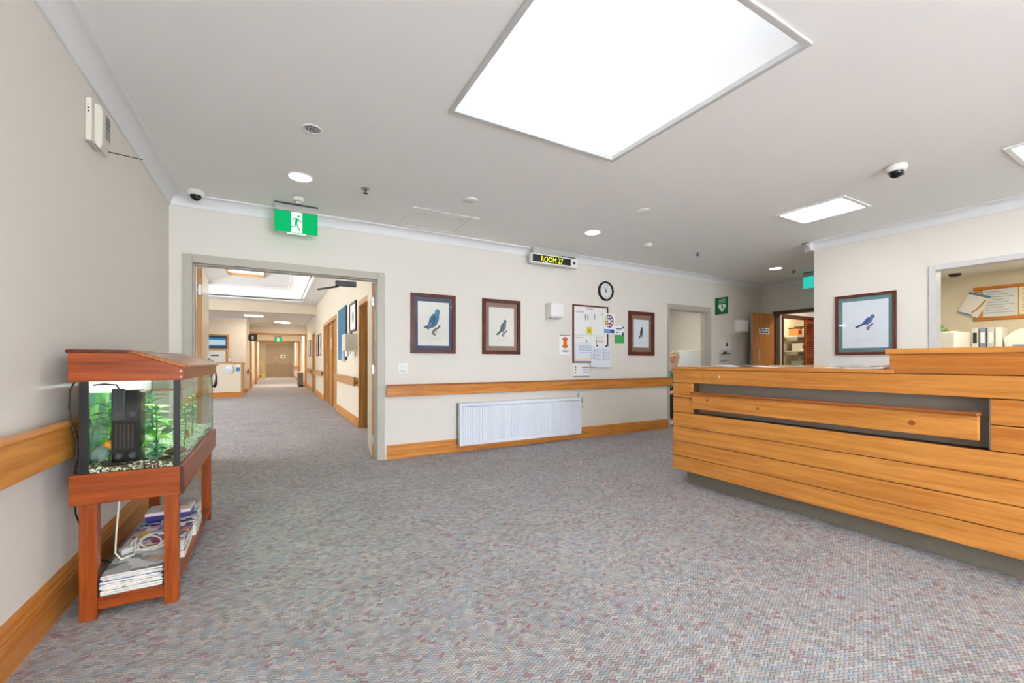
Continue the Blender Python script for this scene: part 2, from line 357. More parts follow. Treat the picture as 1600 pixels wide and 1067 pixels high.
# cornices, skirtings
def cove(k=.1):
    pts = [(0, -k), (.012, -k), (.014, -k*.9)]
    for i in range(1, 8):
        a = radians(90*i/8); pts.append((.014+(k-.028)*(1-cos(a)), -k*.9+(k*.9-.014)*sin(a)))
    return pts+[(k*.9, -.014), (k, -.012), (k, 0), (0, 0)]
ntrim = [0]
def trim(mb, m, label=None, bevel=0):
    ntrim[0] += 1; return struct('trim_%d' % ntrim[0], mb, m, label, bevel)
def cornice(wall, a0, a1, c, z=ZC, m=None):
    pr = cove()
    if wall == 'y-': mb = MB().prism('x', [(c-d, z+h) for d, h in pr], a0, a1)
    if wall == 'x-': mb = MB().prism('y', [(c-d, z+h) for d, h in pr], a0, a1)
    if wall == 'x+': mb = MB().prism('y', [(c+d, z+h) for d, h in pr], a0, a1)
    if wall == 'y+': mb = MB().prism('x', [(c+d, z+h) for d, h in pr], a0, a1)
    return trim(mb, CORN, 'white coved plaster cornice')
cornice('y-', XL, XE, YB); cornice('x+', -4, YB, XL); cornice('x-', -4, YEND+.1, XW); cornice('x-', YEND, YB, XE); cornice('y+', XW-.1, XE, YEND)
cornice('y-', -4.1, XC0, YTV, 2.72); cornice('x+', YTV, YP1, XC0, 2.72); cornice('y-', XC0, XR, YP1, 2.72); cornice('x-', YBM+.3, YP1, XR, 2.72)
def skirt(h):
    return [(0, 0), (.02, 0), (.02, h*.66), (.017, h*.69), (.017, h*.76), (.013, h*.8), (.013, h*.9), (.007, h), (0, h)]
def baseboard(name, wall, a0, a1, c, h=.16, m=None):
    pr = skirt(h)
    ax = 'x' if wall[0] == 'y' else 'y'; sg = -1 if wall[1] == '-' else 1
    mb = MB().prism(ax, [(c+sg*d, z) for d, z in pr], a0, a1)
    return struct(name, mb, m or oak(ax), 'honey coloured moulded timber skirting')
baseboard('baseboard_back', 'y-', 1.126, 5.79, YB); baseboard('baseboard_back', 'y-', 6.94, XE, YB); baseboard('baseboard_back', 'y-', XL, -.738, YB)
baseboard('baseboard_left', 'x+', -4, YB, XL, .19)
baseboard('baseboard_right', 'x-', -4, YEND, XW); baseboard('baseboard_east', 'x-', YEND, 3.62, XE); baseboard('baseboard_east', 'y+', XW, XE, YEND)
edges = [YB+.12, D1[0]-.09, D1[1]+.09, D2[0]-.09, D2[1]+.09, D3[0]-.09, D3[1]+.09, YP1]
for a, b in zip(edges[::2], edges[1::2]): baseboard('baseboard_corridor', 'x-', a, b, XR)
baseboard('baseboard_corridor', 'x+', YTV, YP1, XC0); baseboard('baseboard_station', 'y-', -4.1, XC0, YTV)
baseboard('baseboard_far', 'x-', YP1+.12, YP2, XR); baseboard('baseboard_far', 'x+', YP1+.12, YP2, XC0); baseboard('baseboard_far', 'x-', YP2+.12, YFAR, XR); baseboard('baseboard_far', 'x+', YP2+.12, YFAR, XC0)
for a, b in ((XC0, -.56), (1.2, XR)): baseboard('baseboard_far', 'y-', a, b, YFAR, m=oakdoor('x'))
# door frames
def frame_y(x0, x1, z, yb, m, w=.075, proud=.015, depth=.15, wl=None):
    """lined opening in a wall across y: architrave both sides and a rebated lining"""
    mb = MB(); y0, y1 = yb-proud, yb+.12+proud
    e = .004; mb.box(x0-(wl or w), x0+e, y0, y1, 0, z+w); mb.box(x1-e, x1+w, y0, y1, 0, z+w); mb.box(x0+e, x1-e, y0, y1, z-e, z+w)
    for a, b in ((x0, x0+.014), (x1-.014, x1)): mb.box(a, b, yb+.045, y1, 0, z)
    mb.box(x0, x1, yb+.045, y1, z-.014, z)
    return trim(mb, m, None, .004)
def frame_x(y0, y1, z, xb, m, w=.07, th=.1, proud=.015):
    mb = MB(); x0, x1 = xb-proud, xb+th+proud
    e = .004; mb.box(x0, x1, y0-w, y0+e, 0, z+w); mb.box(x0, x1, y1-e, y1+w, 0, z+w); mb.box(x0, x1, y0+e, y1-e, z-e, z+w)
    for a, b in ((y0, y0+.014), (y1-.014, y1)): mb.box(xb+.045, x1, a, b, 0, z)
    return trim(mb, m, None, .004)
frame_y(OX0, OX1, OZ, YB, TAUPE); frame_y(DX0, DX1, DZ, YB, TAUPE, .085, wl=.045)
frame_x(EY0, EY1, EZ, XE, mat('dark_frame', (92, 70, 54), .4), .06, .12)
for d, z in ((D1, 2.06), (D2, 2.13), (D3, 2.1)): frame_x(*d, z, XR, oakdoor('z'), .085)
frame_y(-.8, 1.2, 2.28, YP1, oakdoor('z'), .06); frame_y(-.76, 1.16, 2.16, YP2, oakdoor('z'), .06); frame_y(8.98, 10.16, 2.03, 4.745, frame_wood('z'), .05, depth=.1)
mb = MB(); w, x0, x1 = .05, XW-.016, XW+.136                    # hatch frame
e = .004; mb.box(x0, x1, HY1-e, HY1+w, HZ0-w, HZ1+w); mb.box(x0, x1, HY0-w, HY0+e, HZ0-w, HZ1+w); mb.box(x0, x1, HY0+e, HY1-e, HZ1-e, HZ1+w); mb.box(x0-.03, x1, HY0+e, HY1-e, HZ0-w, HZ0+e)
trim(mb, mat('hatch_frame', (206, 204, 202), .4, var=.02), 'pale painted frame of the office hatch', .004)

# ------------------------------------------------------------------ skylight and ceiling fittings
sk = thing('skylight', 'large square skylight shaft with a thin grey rim, glowing white', 'skylight', ((SKX0+SKX1)/2, (SKY0+SKY1)/2, ZC))
hx, hy = (SKX1-SKX0)/2, (SKY1-SKY0)/2; SW = mat('skylight_lining', (244, 244, 243), .8, var=.005); hz = 1.3; tp = .035
mb = MB(); b = [(-hx,-hy,0), (hx,-hy,0), (hx,hy,0), (-hx,hy,0)]; t = [(x*(1-tp), y*(1-tp), hz) for x, y, _ in b]
mb.add(b+t, [(0,1,5,4), (1,2,6,5), (2,3,7,6), (3,0,4,7)]); build('shaft_lining', mb, SW, sk)
build('diffuser', MB().box(-hx*(1-tp), hx*(1-tp), -hy*(1-tp), hy*(1-tp), hz, hz+.03), glow('daylight_diffuser', (242, 247, 255), SKY_L), sk)
mb = MB()
for s in (-1, 1):
    mb.box(s*hx, s*(hx-.03), -hy, hy, -.012, .02); mb.box(-hx+.03, hx-.03, s*hy, s*(hy-.03), -.012, .02)
build('rim', mb, mat('skylight_rim', (196, 196, 194), .4), sk, .003)
def troffer(x0, x1, y0, y1, label):
    t = thing('ceiling_panel_light', label, 'ceiling light', ((x0+x1)/2, (y0+y1)/2, ZC), 0, 'recessed rectangular ceiling lights')
    a, b = (x1-x0)/2, (y1-y0)/2; mb = MB(); w = .035
    for s in (-1, 1): mb.box(s*a, s*(a-w), -b, b, -.014, -.001); mb.box(-a+w, a-w, s*b, s*(b-w), -.014, -.001)
    build('frame', mb, WHITE, t, .003); build('diffuser', MB().box(-a+w, a-w, -b+w, b-w, -.008, -.002), glow('panel_light', (250, 250, 252), PANEL_L), t)
troffer(4.58, 5.13, 1.885, 2.51, 'rectangular ceiling light over the counter, between skylight and reception wall')
troffer(4.58, 5.13, .29, .915, 'rectangular ceiling light beyond the dome camera above the raised counter')
def downlight(x, y, z, label, r=.085, st='downlight_glow', L=None):
    t = thing('downlight', label, 'downlight', (x, y, z), 0, 'round recessed downlights')
    build('rim', MB().lathe((0,0,0), [(r, -.001), (r+.012, -.001), (r+.012, -.006), (r, -.009), (r, -.001)], n=32, caps=False), WHITE, t)
    build('diffuser', MB().lathe((0,0,0), [(r*.99, -.001), (r*.97, -.006), (r*.9, -.0075)], n=32), glow(st, (255, 250, 242), L or DOWN_L), t)
for (px, py), l in zip(((469, 276), (926, 363), (1212, 419)), ('round recessed downlight above the running man exit sign', 'round recessed downlight near the lit room number display', 'round recessed downlight before the toilet door')):
    p = onZ(px, py, ZC); downlight(p.x, p.y, ZC, l)
for x, y, l in ((1.6, -.9, 'nearest the skylight on the entry side'), (4.4, -1.4, 'behind the raised end of counter'), (.4, -2.6, 'near the first added window'), (2.6, -3, 'near the second added window')): downlight(x, y, ZC, 'added unseen round downlight '+l)  # extra downlights added out of view to help light the room
def ceil_thing(name, label, cat, px, py, z=ZC, group=None):
    p = onZ(px, py, z); return thing(name, label, cat, (p.x, p.y, z), 0, group)
t = ceil_thing('ceiling_speaker', 'small round slotted ceiling speaker grille near left wall', 'speaker', 488, 201)
build('ring', MB().lathe((0,0,0), [(.05, -.001), (.062, -.001), (.062, -.007), (.052, -.009), (.05, -.006), (.05, -.001)], n=32, caps=False), WHITE, t); mb = MB().lathe((0,0,0), [(.05, -.001), (.05, -.005)], n=32)
build('grille', mb, mat('grille_grey', (190, 189, 186), .6), t); mb = MB()
for r, k in ((.014, 5), (.034, 10)):
    for i in range(k): a = 2*pi*i/k; mb.lathe((r*cos(a), r*sin(a), 0), [(.0055, -.001), (.0055, -.0056)], n=8)
build('hole', mb, BLACK, t)
def dome_cam(label, px, py, r=.055):
    t = ceil_thing('dome_camera', label, 'security camera', px, py, ZC, 'ceiling dome cameras')
    build('base', MB().lathe((0,0,0), [(r*1.1, -.001), (r*1.15, -.02), (r, -.045), (r*.8, -.05)], n=32), OFFW, t)
    build('dome', MB().lathe((0,0,0), [(r*.82, -.04), (r*.78, -.06), (r*.6, -.08), (r*.3, -.092), (.002, -.095)], n=32), mat('smoked_dome', (20, 20, 22), .08, spec=.6), t)
    build('lens', MB().lathe((.012, -.03, -.07), [(.012, -.016), (.014, -.006), (.013, .004)], 'y', n=16), DGREY, t)
dome_cam('white dome security camera in the corner over the fish tank', 306, 297); dome_cam('white dome security camera on the ceiling above the reception counter', 1400, 259, .06)
for (px, py), l in zip(((571, 295), (1090, 395), (1240, 423)), ('chrome sprinkler head between exit sign and access panel', 'chrome sprinkler head near the small doorway', 'chrome sprinkler head near the second exit sign')):
    t = ceil_thing('sprinkler_head', l, 'sprinkler', px, py, ZC, 'ceiling sprinkler heads')
    build('escutcheon', MB().lathe((0,0,0), [(.036, -.001), (.034, -.006), (.02, -.012), (.012, -.012)], n=24), STEEL, t)
    build('nozzle', MB().lathe((0,0,0), [(.011, -.01), (.011, -.022), (.006, -.026), (.006, -.04)], n=12), DGREY, t)
    build('deflector', MB().lathe((0,0,0), [(.006, -.036), (.021, -.038), (.021, -.041), (.004, -.042)], n=12, sm=False), DGREY, t)
def puck(name, label, cat, px, py, r, h, m=OFFW, z=ZC):
    t = ceil_thing(name, label, cat, px, py, z)
    build('body', MB().lathe((0,0,0), [(r, -.001), (r, -h*.4), (r*.86, -h*.8), (r*.6, -h)], n=28), m, t)
    return t
t = puck('occupancy_sensor', 'white ceiling sensor just above the running man sign', 'sensor', 466, 309, .05, .035)
build('sensor_lens', MB().lathe((0,0,0), [(.026, -.03), (.022, -.046), (.01, -.053)], n=20), WHITE, t); build('ring', MB().lathe((0,0,0), [(.029, -.03), (.029, -.037)], n=20), DGREY, t)
t = puck('smoke_detector', 'small white smoke detector between downlight and room display', 'smoke detector', 1013, 381, .05, .03)
build('sensor_head', MB().lathe((0,0,0), [(.03, -.026), (.03, -.045), (.02, -.052)], n=20), mat('grille_grey', (190, 189, 186)), t)
for (px, py), l in zip(((735, 312), (1006, 329), (1187, 415)), ('flat white blanking plate on ceiling by the access panel', 'flat white blanking plate on ceiling between skylight and downlight', 'flat white blanking plate on ceiling beside the far downlight')):
    t = ceil_thing('blanking_plate', l, 'ceiling plate', px, py, ZC, 'round ceiling blanking plates')
    build('plate', MB().lathe((0,0,0), [(.068, -.001), (.068, -.006), (.062, -.009), (.005, -.009)], n=32), CEIL, t); build('screw', MB().lathe((0,0,0), [(.005, -.0085), (.004, -.011)], n=10), STEEL, t)
t = thing('access_panel', 'flush square access hatch in ceiling beside the cornice', 'access panel', (1.57, 4.46, ZC)); mb = MB()
for s in (-1, 1): mb.box(s*.36, s*.285, -.33, .33, -.005, -.001); mb.box(-.285, .285, s*.33, s*.26, -.005, -.001)
build('frame', mb, CEIL, t); build('hatch', MB().box(-.279, .279, -.254, .254, -.004, -.001), CEIL, t)
build('catch', MB().lathe((-.2, -.22, 0), [(.008, -.004), (.008, -.006)], n=10), DGREY, t); build('catch', MB().lathe((.2, -.22, 0), [(.008, -.004), (.008, -.006)], n=10), DGREY, t)

EG = glow('exit_green', (24, 204, 120), .62); EWH = glow('exit_white', (235, 255, 242), .85)
def exit_sign(label, loc, rz, w=.38, h=.2, cyan=False):
    t = thing('exit_sign', label, 'exit sign', loc, rz, 'green running man exit signs')
    build('housing', MB().box(-w/2, w/2, -.03, .03, -.075, -.012), mat('sign_housing', (178, 176, 172), .4), t, .004)
    build('mount', MB().box(-w*.5, w*.5, -.034, .034, -.012, 0), DGREY, t)
    build('legend', MB().box(-w/2, w/2, -.012, .012, -.075-h, -.075), glow('exit_cyan', (60, 216, 200), .62) if cyan else EG, t)
    mb = MB()
    for s in (-1, 1): mb.box(s*w/2, s*(w/2+.006), -.014, .014, -.075-h, -.07)
    mb.box(-w/2, w/2, -.014, .014, -.075-h-.004, -.075-h); build('edging', mb, GLASS, t)
    if not cyan:
        y = -.0125; zc = -.075-h/2; build('door_symbol', MB().flat([(-.045, zc-h/2), (.05, zc-h/2), (.05, zc+h/2), (-.045, zc+h/2)], y), EWH, t)
        f = MB(); y -= .0008; k = h/.2
        f.flat(ell(.018*k, zc+.062*k, .011*k, .011*k), y); P = lambda *a: [(x*k, zc+z*k) for x, z in a]
        f.stroke(P((.008, .042), (-.006, -.005)), .024*k, y); f.stroke(P((.004, .042), (-.022, .036), (-.034, .012)), .009*k, y); f.stroke(P((.01, .036), (.028, .018), (.046, .01)), .009*k, y)
        f.stroke(P((-.006, -.002), (-.016, -.046), (-.056, -.044)), .011*k, y); f.stroke(P((-.002, -.004), (.012, -.04), (.03, -.08)), .011*k, y)
        f.stroke(P((-.07, -.062), (-.046, -.062)), .012*k, y)
        build('running_figure', f, EG, t)
        build('lamp_window', MB().box(-.085, .085, -.01, .01, -.075-h-.012, -.075-h-.004), EWH, t)
exit_sign('lit green running man sign hanging over the double doors', (.195, 4.66, ZC), 0)
exit_sign('cyan tinted exit sign hanging before the toilet door', (8.02, 3.7, ZC), FACE_W, .4, .2, True)
# room display
a, b = onY(829, 389, 4.78), onY(901, 409, 4.78)
t = thing('room_display', 'nurse call display reading ROOM 27 in yellow lights', 'display', ((a.x+b.x)/2, 4.78, 2.5)); w = (b.x-a.x)/2
build('case', MB().box(-w, w, -.02, .05, -.055, .075), WHITE, t, .006); build('bracket', MB().box(-w*.9, w*.95, -.005, .04, .08, .16), mat('grille_grey', (190, 189, 186)), t); build('bracket_arm', MB().box(w*.3, w*.93, -.01, .05, .072, .09), DGREY, t)
build('screen', MB().box(-w+.02, w-.12, -.022, -.019, -.035, .058), mat('display_black', (44, 44, 50), .25), t)
mb = MB(); text('ROOM 27', .1, -.05, .01, -.0225, mb, 0, .36, .07); build('lettering', mb, glow('led_yellow', (236, 255, 20), 1.3), t)
build('speaker_hole', MB().lathe((w-.06, -.0195, .01), [(.022, 0), (.022, -.003)], 'y', n=16), DGREY, t)

# ------------------------------------------------------------------ reception counter
XCN = 3.252; XB = 3.62; CYL, CYS, CYN = 2.698, 1.106, -.8    # front face, back, left end, step, near end
rc = thing('reception_counter', 'long honey timber reception counter of horizontal planks with a raised end', 'counter', (XCN, (CYL+CYN)/2, 0))
oc = rc.location.copy()
def cpart(name, boxes, m, parent=rc, bevel=0, label=None):
    mb = MB()
    for x0, x1, y0, y1, z0, z1 in boxes: mb.box(x0-oc.x, x1-oc.x, y0-oc.y, y1-oc.y, z0, z1)
    o = build(name, mb, m, parent, bevel)
    if label: o['label'] = label
    return o
zs = [.127, .259, .392, .524, .656]; RY0, RY1 = .692, 2.493; T = .022
for a, b in zip(zs[:-1], zs[1:]): cpart('plank', [(XCN, XCN+T, CYN, CYL, a+.0025, b-.0025)], oak('y'), bevel=.003)
for a, b in ((.656, .792), (.792, .928)):
    for y0, y1 in ((CYN, RY0), (RY1, CYL)): cpart('plank', [(XCN, XCN+T, y0, y1, a+.0025, b-.0025)], oak('y'), bevel=.003)
cpart('plank', [(XCN, XCN+T, CYN, CYL, .9305, 1.047)], oak('y'), bevel=.003)
cpart('plank', [(XCN, XCN+T, CYN, CYS, 1.0515, 1.166)], oak('y'), bevel=.003)
for a, b in list(zip(zs[:-1], zs[1:]))+[(.656, .792), (.792, .928), (.928, 1.05)]: cpart('end_plank', [(XCN+T, XB, CYL-T, CYL, a+.0025, b-.0025)], oak('x'), bevel=.003)
cpart('carcass', [(XCN+.11, XB, CYN, CYL-T, .127, 1.049), (XCN+T, XCN+.11, CYN, CYL-T, .127, .654), (XCN+T, XCN+.11, CYN, CYL-T, .93, 1.049), (XCN+T, XCN+.105, CYN, RY0-.002, .654, .93), (XCN+T, XCN+.105, RY1+.002, CYL-T, .654, .93), (XCN+T, XB-.06, CYN, CYS-.012, 1.049, 1.166)], mat('carcass_dark', (90, 62, 40), .6))
cpart('recess_lining', [(XCN+.1, XCN+.108, RY0, RY1, .656, .928), (XCN+.002, XCN+.1, RY0-.001, RY0+.004, .66, .925)], GREYP, label='taupe laminate back of the handrail recess')
rail = cpart('bumper_rail', [(XCN-.012, XCN+.02, RY0+.04, RY1-.006, .702, .832)], oak('y'), bevel=.004, label='projecting timber bumper rail in the recess')
cpart('rail_cap', [(XCN-.03, XCN+.03, RY0+.035, RY1+.002, .832, .853)], wood('rail_cap_', (176, 104, 52), (138, 74, 32), 'y'), rail, .008)
for y, z in ((RY1-.16, .79), (1.9, .76), (1.0, .765)):
    k = MB().lathe((XCN-.0124-oc.x, y-oc.y, z), [(.016 if y < 1.5 else .012, 0), (.016 if y < 1.5 else .012, -.0008)], 'x', n=16); build('timber_plug', k, mat('plug', (158, 88, 36), .4), rail)
for y in (RY0+.3, RY1-.3): cpart('rail_block', [(XCN+.02, XCN+.1, y-.03, y+.03, .72, .8)], GREYP, rail)
cpart('top_cap', [(XCN-.014, XB+.3, CYS-.02, CYL+.014, 1.05, 1.074)], oak('y'), bevel=.004); cpart('raised_cap', [(XCN-.014, XB-.04, CYN, CYS+.018, 1.166, 1.198)], oak('y'), bevel=.004)
cpart('end_strip', [(XCN+.001, XB-.06, CYS-.012, CYS, 1.0745, 1.166)], oak('x'), bevel=.002)
cpart('toe_kick', [(XCN+.12, XB-.04, CYN, CYL-.06, 0, .127)], mat('toe_kick_taupe', (132, 124, 110), .45))
mb = MB(); text('G-151', .05, 0, 0, 0, mb, 0, .15, .038); mb.v = [(-.0006, -x, z) for x, y, z in mb.v]
q = onX(1106, 591, XCN); mb.v = [(x, y+q.y-oc.y, z+q.z) for x, y, z in mb.v]
build('stencilled_number', mb, mat('stencil_olive', (186, 122, 44), .5, var=.15), rc)
k = MB().add([(-.0006, 0, 0), (-.0006, -.012, -.002), (-.0006, -.022, .026), (-.0006, -.008, .012)], [(0,1,2,3)]); p = onX(1122, 590, XCN); k.v = [(x, y+p.y-oc.y, z+p.z) for x, y, z in k.v]; build('chipped_patch', k, PAPER, rc)
def sheet(name, label, x, y, z, w, l, rz, cat='paper', m=PAPER, th=.003, group=None, curl=.0):
    mb = MB(); n = 6; vs = []
    for i in range(n+1):
        u = -l/2+l*i/n; h = curl*(abs(i-n/2)/(n/2))**2+.001
        vs += [(-w/2, u, h), (w/2, u, h), (-w/2, u, h+th), (w/2, u, h+th)]
    fs = []
    for i in range(n):
        a = 4*i; b = a+4; fs += [(a, a+1, b+1, b)[::-1], (a+2, a+3, b+3, b+2), (a, b, b+2, a+2)[::-1], (a+1, b+1, b+3, a+3)]
    fs += [(0, 1, 3, 2), (4*n, 4*n+2, 4*n+3, 4*n+1)]
    o = build(name, mb.add(vs, fs), m); o.location = (x, y, z); o.rotation_euler[2] = rz
    return tag(o, label, cat, group)
zt = 1.074
sheet('loose_paper', 'white sheet of paper at the end of counter near the timber corner', 3.46, 2.51, zt, .21, .3, .1, group='papers on the counter', curl=.004)
sheet('loose_paper', 'bluish white sheet of paper with raised curl on the counter', 3.48, 2.2, zt, .21, .3, -.12, m=PRINTB, group='papers on the counter', curl=.012)
sheet('loose_paper', 'slightly crumpled white sheet on counter nearest the cream folder', 3.45, 1.86, zt, .21, .3, .15, group='papers on the counter', curl=.008)
sheet('cream_folder', 'flat cream cardboard folder lying on the counter top', 3.76, 1.87, zt, .24, .34, .0, 'folder', mat('manila', (214, 190, 140), .7), .016)
NEWS = cover_print('newsprint', [(228, 228, 226), (206, 206, 206), (236, 236, 236), (180, 182, 186), (230, 228, 222), (150, 152, 158)])
sheet('newspaper', 'folded grey newspaper on the counter against the raised end', 3.39, 1.3, zt, .26, .31, .02, 'newspaper', NEWS, .009, 'newspapers on the counter', .003)
sheet('newspaper', 'second newspaper lying on top of the folded one', 3.43, 1.3, zt+.0135, .24, .28, -.15, 'newspaper', NEWS, .005, 'newspapers on the counter', .003)
d = thing('reception_desk', 'work desk on the staff side of reception counter', 'desk', (4.6, 1.0, 0))
build('desktop', MB().box(-.4, .4, -1.4, 1.4, .70, .735), GREYP, d, .004)
for y in (-1.38, 1.35): build('side_panel', MB().box(-.38, .38, y, y+.03, 0, .70), GREYP, d)

# ------------------------------------------------------------------ handrails
def handrail_y(label, x0, x1, z0, z1, endcap=True):          # along the back wall
    t = thing('handrail', label, 'handrail', ((x0+x1)/2, YB, 0), 0, 'timber handrails on the walls'); a = (x1-x0)/2
    build('rail_board', MB().box(-a, a, -.075, -.045, z0, z1-.018), oak('x'), t, .003); build('rail_cap', MB().box(-a, a, -.085, -.035, z1-.018, z1), wood('rail_cap_', (176, 104, 52), (138, 74, 32), 'x'), t, .005)
    for i in range(5): x = -a+.25+(2*a-.5)*i/4; build('bracket', MB().box(x-.03, x+.03, -.045, 0, z0+.03, z1-.05), oak('x'), t)
handrail_y('long honey timber handrail below the bird pictures', 1.115, 5.82, .722, .859)
def handrail_x(label, wall, x, y0, y1, z0=.715, z1=.859, m=oak, off=.075, cap=True):
    t = thing('handrail', label, 'handrail', (x, (y0+y1)/2, 0), FACE_E if wall == 'left' else FACE_W, 'timber handrails on the walls'); a = (y1-y0)/2
    build('rail_board', MB().box(-a, a, -off, -off+.03, z0, z1-.018), m('x'), t, .003); build('rail_cap', MB().box(-a, a, -off-.01, -off+.04, z1-.018, z1), m('x'), t, .005)
    k = max(2, int(2*a/1.1))
    for i in range(k): u = -a+.08+(2*a-.16)*i/(k-1); build('bracket', MB().box(u-.025, u+.025, -off+.03, 0, z0+.03, z1-.05), m('x'), t)
    return t
handrail_x('honey timber handrail running behind the fish tank', 'left', XL, -3.6, 2.86, .70, .86, off=.065)
handrail_x('corridor handrail below the blue pinboard', 'corr', XR, 7.62, 10.4, .70, .85, oakdoor)
handrail_x('corridor handrail between the double door frame and the narrow door', 'corr', XR, 13.35, 16.05, .70, .85, oakdoor)
handrail_x('short corridor handrail before the first portal', 'corr', XR, 17.45, 20.4, .70, .85, oakdoor)
handrail_x('corridor handrail opposite, beside the nurse station', 'left', XC0, 18.2, 20.4, .70, .85, oakdoor)
handrail_x('far corridor handrail on the exit door side with pictures', 'corr', XR, 26, 33.5, .70, .85, oakdoor)

# ------------------------------------------------------------------ framed bird prints
def picture(name, label, loc, rz, w, h, fw, mw, mount, paper, bird, fr=frame_wood):
    t = thing(name, label, 'picture', loc, rz, 'framed bird prints'); a, b = w/2, h/2; mb = MB(); P = .028
    for s in (-1, 1):
        mb.prism('y', [(s*a, -b), (s*a, b), (s*(a-fw), b-fw), (s*(a-fw), -b+fw)], -P, -.002); mb.prism('y', [(-a, s*b), (a, s*b), (a-fw, s*(b-fw)), (-a+fw, s*(b-fw))], -P, -.002)
    build('frame', mb, fr('z'), t, .003)
    build('mount', MB().box(-a+fw, a-fw, -.010, -.003, -b+fw, b-fw), mount, t)
    pa, pb = a-fw-mw[0], b-fw-mw[1]; pr = build('print', MB().box(-pa, pa, -.0115, -.010, -pb, pb), paper, t)
    if bird:
        mb, ms = bird(); build('bird_drawing', mb, ms, pr)
        c = MB(); c.box(-pa*.42, pa*.42, -.0122, -.0115, -pb*.66, -pb*.645); c.box(-pa*.28, pa*.28, -.0122, -.0115, -pb*.72, -pb*.71); build('caption', c, mat('faint_ink', (196, 192, 184), .8), pr)
    build('glass', MB().box(-a+fw, a-fw, -.0185, -.0165, -b+fw, b-fw), GLASS, t)
    return t
def bird(k, ox, oz, body, wing, tail, branch, longtail=0, lean=0, belly=None):
    def f():
        mb = MB(); y = -.0116
        R = lambda pts: [(ox+k*(x*cos(lean)-z*sin(lean)), oz+k*(x*sin(lean)+z*cos(lean))) for x, z in pts]
        tl = .1+longtail
        mb.stroke([(ox+k*x, oz+k*z) for x, z in ((.26, -.14), (.16, -.26), (.0, -.34), (-.04, -.46), (.08, -.5))], .08*k, y, 3)
        mb.stroke([(ox+k*x, oz+k*z) for x, z in ((.0, -.34), (.14, -.40))], .03*k, y, 3)
        mb.flat(R([(-.14, -.1), (-.02, -.16), (-.22-tl*.5, -.2-tl), (-.34-tl*.5, -.14-tl)]), y, mi=2)
        mb.flat(R(ell(.01, .04, .175, .31, 24, -.38)), y-.0004, mi=0)
        mb.flat(R([(.04, .2), (.2, .2), (.22, .34), (.18, .42), (.1, .44), (.04, .38)]), y-.0006, mi=0)
        mb.flat(R(ell(.13, .38, .1, .1)), y-.0008, mi=0)
        mb.flat(R([(.19, .42), (.25, .37), (.2, .31), (.18, .35)]), y-.001, mi=3)
        mb.flat(R([(-.02, .26), (.08, .14), (.04, -.1), (-.2, -.34), (-.26, -.28), (-.17, .0)]), y-.001, mi=1)
        mb.stroke(R([(-.12, -.06), (-.18, -.24)]), .02*k, y-.0016, 4); mb.stroke(R([(-.05, .0), (-.13, -.2)]), .015*k, y-.0016, 4)
        mb.flat(ell(ox+k*(.14*cos(lean)-.4*sin(lean)), oz+k*(.14*sin(lean)+.4*cos(lean)), .014*k, .014*k), y-.0014, mi=3)
        mb.stroke([(ox+k*x, oz+k*z) for x, z in ((.06, -.22), (.1, -.3))], .03*k, y, 3)
        return mb, [mat('ink_'+str(c), c, .8, var=.18, scale=60) for c in (body, wing, tail, branch, belly or wing)]
    return f
ZPC = 1.578
picture('bird_picture', 'framed blue bird print with navy mount next to the double doors', (1.682, YB, ZPC), 0, .563, .715, .042, (.046, .052), NAVY, PRINTP, bird(.32, .0, .03, (52, 120, 156), (34, 86, 124), (44, 104, 140), (112, 100, 92), 0, -.05, (150, 190, 205)))
picture('bird_picture', 'framed small green-grey bird print with taupe mount reflecting light', (2.613, YB, ZPC), 0, .563, .715, .045, (.05, .06), BROWNM, PRINTP, bird(.225, .02, -.01, (98, 122, 120), (70, 100, 108), (74, 92, 100), (86, 92, 110), .16, 0))
picture('bird_picture', 'framed dark narrow bird print between whiteboard and doorway', (5.166, YB, ZPC-.005), 0, .573, .705, .06, (.058, .07), BROWNM, PRINTB, bird(.17, .0, .02, (58, 62, 68), (38, 42, 48), (44, 48, 54), (70, 64, 62), .2, .25))
picture('bird_picture', 'framed long-tailed blue bird print with teal mount on reception wall', (XW, 2.303, 1.565), FACE_W, .59, .72, .03, (.042, .05), TEALM, PRINTB, bird(.19, .03, .03, (84, 116, 176), (60, 88, 150), (64, 88, 140), (74, 72, 96), .26, -.35))

# ------------------------------------------------------------------ things on the back wall
t = thing('wall_clock', 'round black-rimmed wall clock with white face above the whiteboard', 'clock', (4.41, YB, 2.197))
build('rim', MB().lathe((0,0,0), [(.147, 0), (.15, -.02), (.142, -.036), (.124, -.036), (.12, -.018), (.12, -.002)], 'y', n=40, caps=False), BLACK, t)
build('dial', MB().lathe((0,0,0), [(.124, 0), (.124, -.015)], 'y', n=40), mat('dial_white', (228, 228, 224), .6), t); mb = MB()
for i in range(12): a = 2*pi*i/12; build('hour_mark', MB().stroke([(.1*sin(a), .1*cos(a)), (.088*sin(a), .088*cos(a))], .012 if i % 3 == 0 else .007, -.0152), mat('mark_grey', (110, 110, 108)), t)
build('hour_hand', MB().stroke([(.012, -.02), (-.03, .052)], .009, -.0165, t=.001), BLACK, t); build('minute_hand', MB().stroke([(-.006, -.02), (.03, .092)], .006, -.018, t=.001), DGREY, t); build('boss', MB().lathe((0,0,0), [(.009, -.015), (.009, -.021)], 'y', n=14), BLACK, t)
t = thing('light_switch', 'white double light switch plate above the handrail', 'light switch', (1.313, YB, 1.043)); build('plate', MB().box(-.058, .058, -.009, 0, -.062, .062), WHITE, t, .003)
for x in (-.02, .02): build('rocker', MB().box(x-.009, x+.009, -.014, -.009, .002, .03), OFFW, t, .002)
build('label_strip', MB().box(-.035, .035, -.0096, -.009, -.035, -.025), mat('grille_grey', (190, 189, 186)), t)
